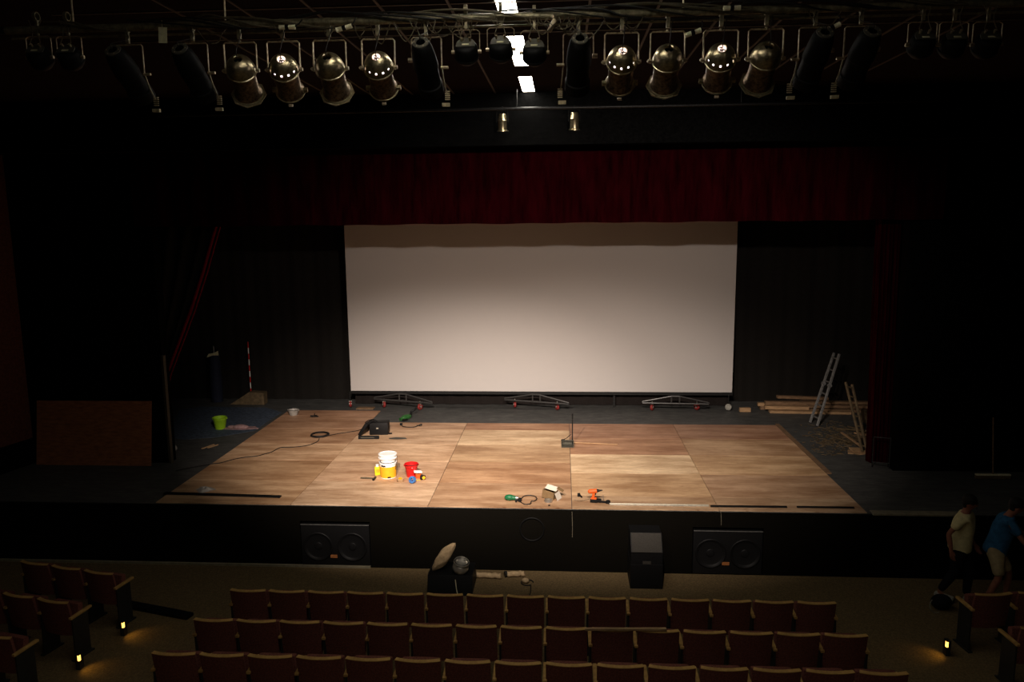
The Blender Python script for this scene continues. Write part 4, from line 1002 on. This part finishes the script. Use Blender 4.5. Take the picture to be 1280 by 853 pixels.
# stage pipe below the header with two small cans
PY_ = -.3; zp = at(640, 136, 1, PY_).z
t = thing('lighting_bar', 'thin far pipe in the dark below the last ceiling panel', 'lighting bar', (0, PY_, zp))
MB().cyl((-6.5, 0, 0), (5.5, 0, 0), .024, n=12).build('pipe', 'black_metal', t, smooth=True)
for x in (-3.9, -.85, 2.5): MB().cyl((x, 0, 0), (x, 0, 6.745-zp), .01, n=8).build('drop_rod', 'black_metal', t)
D0 = at(628, 156, 1, PY_)
def small_can():
    t = thing('can_spotlight', '', 'spotlight')
    MB().lathe([(.0, .0), (.05, .0), (.062, .03), (.065, .09), (.072, .1), (.066, .11), (.066, .24), (.085, .25), (.085, .262), (.06, .262)], (0, 0, -.07), (0, .10, -1), 24).build('can', 'brass_can', t, smooth=True)
    MB().tube([Vector(v) for v in ((-.085, 0, -.2), (-.085, 0, -.03), (.085, 0, -.03), (.085, 0, -.2))], .005, 6).build('yoke', 'black_metal', t)
    MB().lathe([(.025, -.012), (.034, -.012), (.034, .012), (.025, .012), (.025, -.012)], (0, 0, 0), (1, 0, 0), 16).build('hook_clamp', 'black_metal', t)
    return t
s1 = small_can(); s1.location = (D0.x, PY_, zp); s1['label'] = 'small brass can lamp hanging far off under the ceiling, left of the pair'; s1['group'] = 'two small far lamps'
s2 = copy_tree(s1); D1 = at(718, 155, 1, PY_); s2.location = (D1.x, PY_, zp); s2['label'] = 'small brass can lamp hanging far off under the ceiling, right of the pair'

# ================================================================= PEOPLE
def skin_mesh(name, m, parent, verts, edges, radii, root, sub=2):
    me = bpy.data.meshes.new(name); me.from_pydata([tuple(v) for v in verts], edges, [])
    me.materials.append(M[m]); o = bpy.data.objects.new(name, me); COL.objects.link(o); o.parent = parent
    md = o.modifiers.new('skin', 'SKIN'); md.use_smooth_shade = True; 
    if not me.skin_vertices:
        pass
    lay = me.skin_vertices[0].data
    for i, r in enumerate(radii):
        lay[i].radius = r if isinstance(r, tuple) else (r, r)
        lay[i].use_root = (i == root)
    s = o.modifiers.new('sub', 'SUBSURF'); s.levels = sub; s.render_levels = sub
    return o
class Skel:
    def __init__(s): s.v = []; s.e = []; s.r = []; s.n = {}
    def add(s, name, p, r, par=None):
        s.n[name] = len(s.v); s.v.append(Vector(p)); s.r.append(r)
        if par: s.e.append((s.n[par], s.n[name]))
        return s
def person(label, loc, rz, lean, legs, arms, headfwd, upper, lower, lower_to, shoes, group=None):
    """figure facing +X. legs/arms: per side dicts of joint positions"""
    t = thing('person', label, 'person', loc, rz)
    S = Skel(); hip = Vector((0, 0, .93)); L = lean
    def tor(z): return Vector((L*(z-.93), 0, z))
    S.add('pelvis', tor(.93), (.085, .105)); S.add('belly', tor(1.08), (.09, .115), 'pelvis'); S.add('chest', tor(1.28), (.10, .14), 'belly'); S.add('upper', tor(1.40), (.075, .11), 'chest')
    nk = tor(1.46); S.add('neck', nk, .056, 'upper'); hb = nk+Vector((headfwd*.5, 0, .07)); S.add('skull_base', hb, (.062, .062), 'neck')
    hd = nk+Vector((headfwd, 0, .145)); S.add('head', hd, (.092, .078), 'skull_base'); top = hd+Vector((.0, 0, .075)); S.add('crown', top, (.07, .062), 'head')
    jaw = hd+Vector((.055, 0, -.06)); S.add('jaw', jaw, (.035, .035), 'head'); S.add('nose', hd+Vector((.108, 0, -.015)), (.013, .012), 'head')
    for sd, nm_ in ((-1, 'r'), (1, 'l')):
        S.add('ear'+nm_, hd+Vector((0, sd*.088, -.01)), (.012, .018), 'head')
        sh = tor(1.40)+Vector((0, sd*.17, -.0)); S.add('sh'+nm_, sh, .047, 'upper')
        el, wr = arms[nm_]; S.add('el'+nm_, el, .038, 'sh'+nm_)
        S.add('fa'+nm_, el.lerp(wr, .35) if hasattr(el, 'lerp') else el, .042, 'el'+nm_); S.add('wr'+nm_, wr, .027, 'fa'+nm_)
        dr = (Vector(wr)-Vector(el)).normalized(); pm = Vector(wr)+dr*.06; S.add('pm'+nm_, pm, (.026, .034), 'wr'+nm_)
        fwv = Vector((1, 0, .0)); 
        for q, off in enumerate((-.028, -.010, .009, .027)):
            ln = (.075, .085, .08, .062)[q]
            k1 = pm+dr*.035+fwv*off*-1.0; S.add('f%d%s' % (q, nm_), k1, .0095, 'pm'+nm_)
            k2 = k1+dr*ln*.5+Vector((.004, -sd*.008, 0)); S.add('g%d%s' % (q, nm_), k2, .0085, 'f%d%s' % (q, nm_))
            k3 = k2+dr*ln*.45+Vector((.004, -sd*.02, 0)); S.add('h%d%s' % (q, nm_), k3, .0075, 'g%d%s' % (q, nm_))
        th = Vector(wr)+dr*.035+fwv*.035; S.add('t0'+nm_, th, .011, 'pm'+nm_); S.add('t1'+nm_, th+dr*.045+fwv*.012, .009, 't0'+nm_)
        hp, kn, an, toe = legs[nm_]; S.add('hp'+nm_, Vector(hp)+Vector((0, 0, -.05)), .064, 'pelvis'); S.add('th'+nm_, Vector(hp).lerp(Vector(kn), .45), .068, 'hp'+nm_); S.add('kn'+nm_, kn, .054, 'th'+nm_)
        S.add('cf'+nm_, Vector(kn).lerp(Vector(an), .35), .054, 'kn'+nm_); S.add('an'+nm_, an, .036, 'cf'+nm_); S.add('toe'+nm_, toe, (.03, .04), 'an'+nm_)
    skin_mesh('body', 'skin', t, S.v, S.e, S.r, 0, 2)
    # shirt with sleeves
    C = Skel(); C.add('hem', tor(.80), (.165, .19)); C.add('waist', tor(.92), (.155, .18), 'hem'); C.add('belly', tor(1.08), (.14, .165), 'waist'); C.add('chest', tor(1.28), (.142, .185), 'belly'); C.add('upper', tor(1.41), (.105, .14), 'chest'); C.add('collar', tor(1.455), (.068, .07), 'upper')
    for sd, nm_ in ((-1, 'r'), (1, 'l')):
        sh = tor(1.40)+Vector((0, sd*.17, 0)); C.add('sh'+nm_, sh, .078, 'upper'); el = Vector(arms[nm_][0]); C.add('sl'+nm_, sh.lerp(el, .72), .070, 'sh'+nm_)
    skin_mesh('shirt', upper, t, C.v, C.e, C.r, 0, 2)
    C = Skel(); C.add('waist', tor(1.0), (.138, .168)); C.add('pelvis', tor(.86), (.15, .18), 'waist')
    for nm_ in ('r', 'l'):
        hp, kn, an, toe = [Vector(q) for q in legs[nm_]]
        C.add('hp'+nm_, hp+Vector((0, 0, -.06)), .118, 'pelvis'); C.add('th'+nm_, hp.lerp(kn, .5), .10, 'hp'+nm_); C.add('kn'+nm_, hp.lerp(kn, .95), .080, 'th'+nm_)
        if lower_to == 'ankle': C.add('an'+nm_, kn.lerp(an, .93), .056, 'kn'+nm_)
    skin_mesh('trousers' if lower_to == 'ankle' else 'shorts', lower, t, C.v, C.e, C.r, 0, 2)
    m = MB(); m.sphere(hd+Vector((-.012, 0, .045)), .104, (1.0, .92, .98)); 
    m.sphere(hd+Vector((-.05, 0, -.01)), .075, (.8, 1.05, 1.1)); m.build('hair', 'hair', t, smooth=True)
    m = MB()
    for s in (-1, 1): m.sphere(hd+Vector((.083, s*.032, .012)), .012, u=8, v=6)
    m.box(hd+Vector((.088, 0, -.058)), (.01, .045, .008)); m.build('face_features', 'hair', t)
    for nm_ in ('r', 'l'):
        hp, kn, an, toe = [Vector(q) for q in legs[nm_]]; d_ = (toe-an); mid = an.lerp(toe, .55)
        sh = MB().box((0, 0, 0), (.27, .10, .075), bev=.03).build('shoe', shoes, t, smooth=True); sh.location = (mid.x+.01, mid.y, max(.04, mid.z-.01)); 
        sh.rotation_euler = (0, math.atan2(an.z-toe.z-.055, .15)*.6, 0)
    return t
V = Vector
p = at(1190, 752, 2, FL)
person('person in a cream T-shirt and dark trousers walking right in front of the stage', (p.x+.05, p.y, FL), -.65, .08,
       {'r': (V((0, -.09, .90)), V((-.02, -.10, .50)), V((-.22, -.10, .13)), V((-.10, -.10, .05))), 'l': (V((0, .09, .90)), V((.14, .09, .50)), V((.12, .09, .08)), V((.27, .09, .04)))},
       {'r': (V((-.12, -.235, 1.14)), V((-.07, -.245, .90))), 'l': (V((.0, .235, 1.13)), V((.14, .22, .92)))}, .05, 'cream_shirt', 'dark_cloth', 'ankle', 'shoe')
p = at(1250, 757, 2, FL)
person('person in a blue shirt and beige shorts leaning forward at the far right', (p.x-.14, p.y, FL), -.35, .26,
       {'r': (V((0, -.09, .90)), V((.06, -.10, .50)), V((-.10, -.10, .09)), V((.05, -.10, .045))), 'l': (V((0, .09, .90)), V((.22, .12, .52)), V((.20, .12, .09)), V((.35, .12, .045)))},
       {'r': (V((.30, -.24, 1.16)), V((.48, -.18, 1.02))), 'l': (V((.32, .24, 1.16)), V((.5, .16, 1.02)))}, .09, 'blue_shirt', 'khaki', 'knee', 'dark_cloth')

# ================================================================= LIGHT / VIEW
w = bpy.data.worlds.new('world'); sc.world = w; w.use_nodes = True
w.node_tree.nodes['Background'].inputs[0].default_value = (.5, .45, .4, 1); w.node_tree.nodes['Background'].inputs[1].default_value = .0
vs = sc.view_settings; vs.view_transform = 'Standard'; vs.look = 'None'; vs.exposure = 0; vs.gamma = 1; vs.use_curve_mapping = False
try: sc.cycles.max_bounces = 6; sc.cycles.sample_clamp_indirect = 3
except Exception: pass
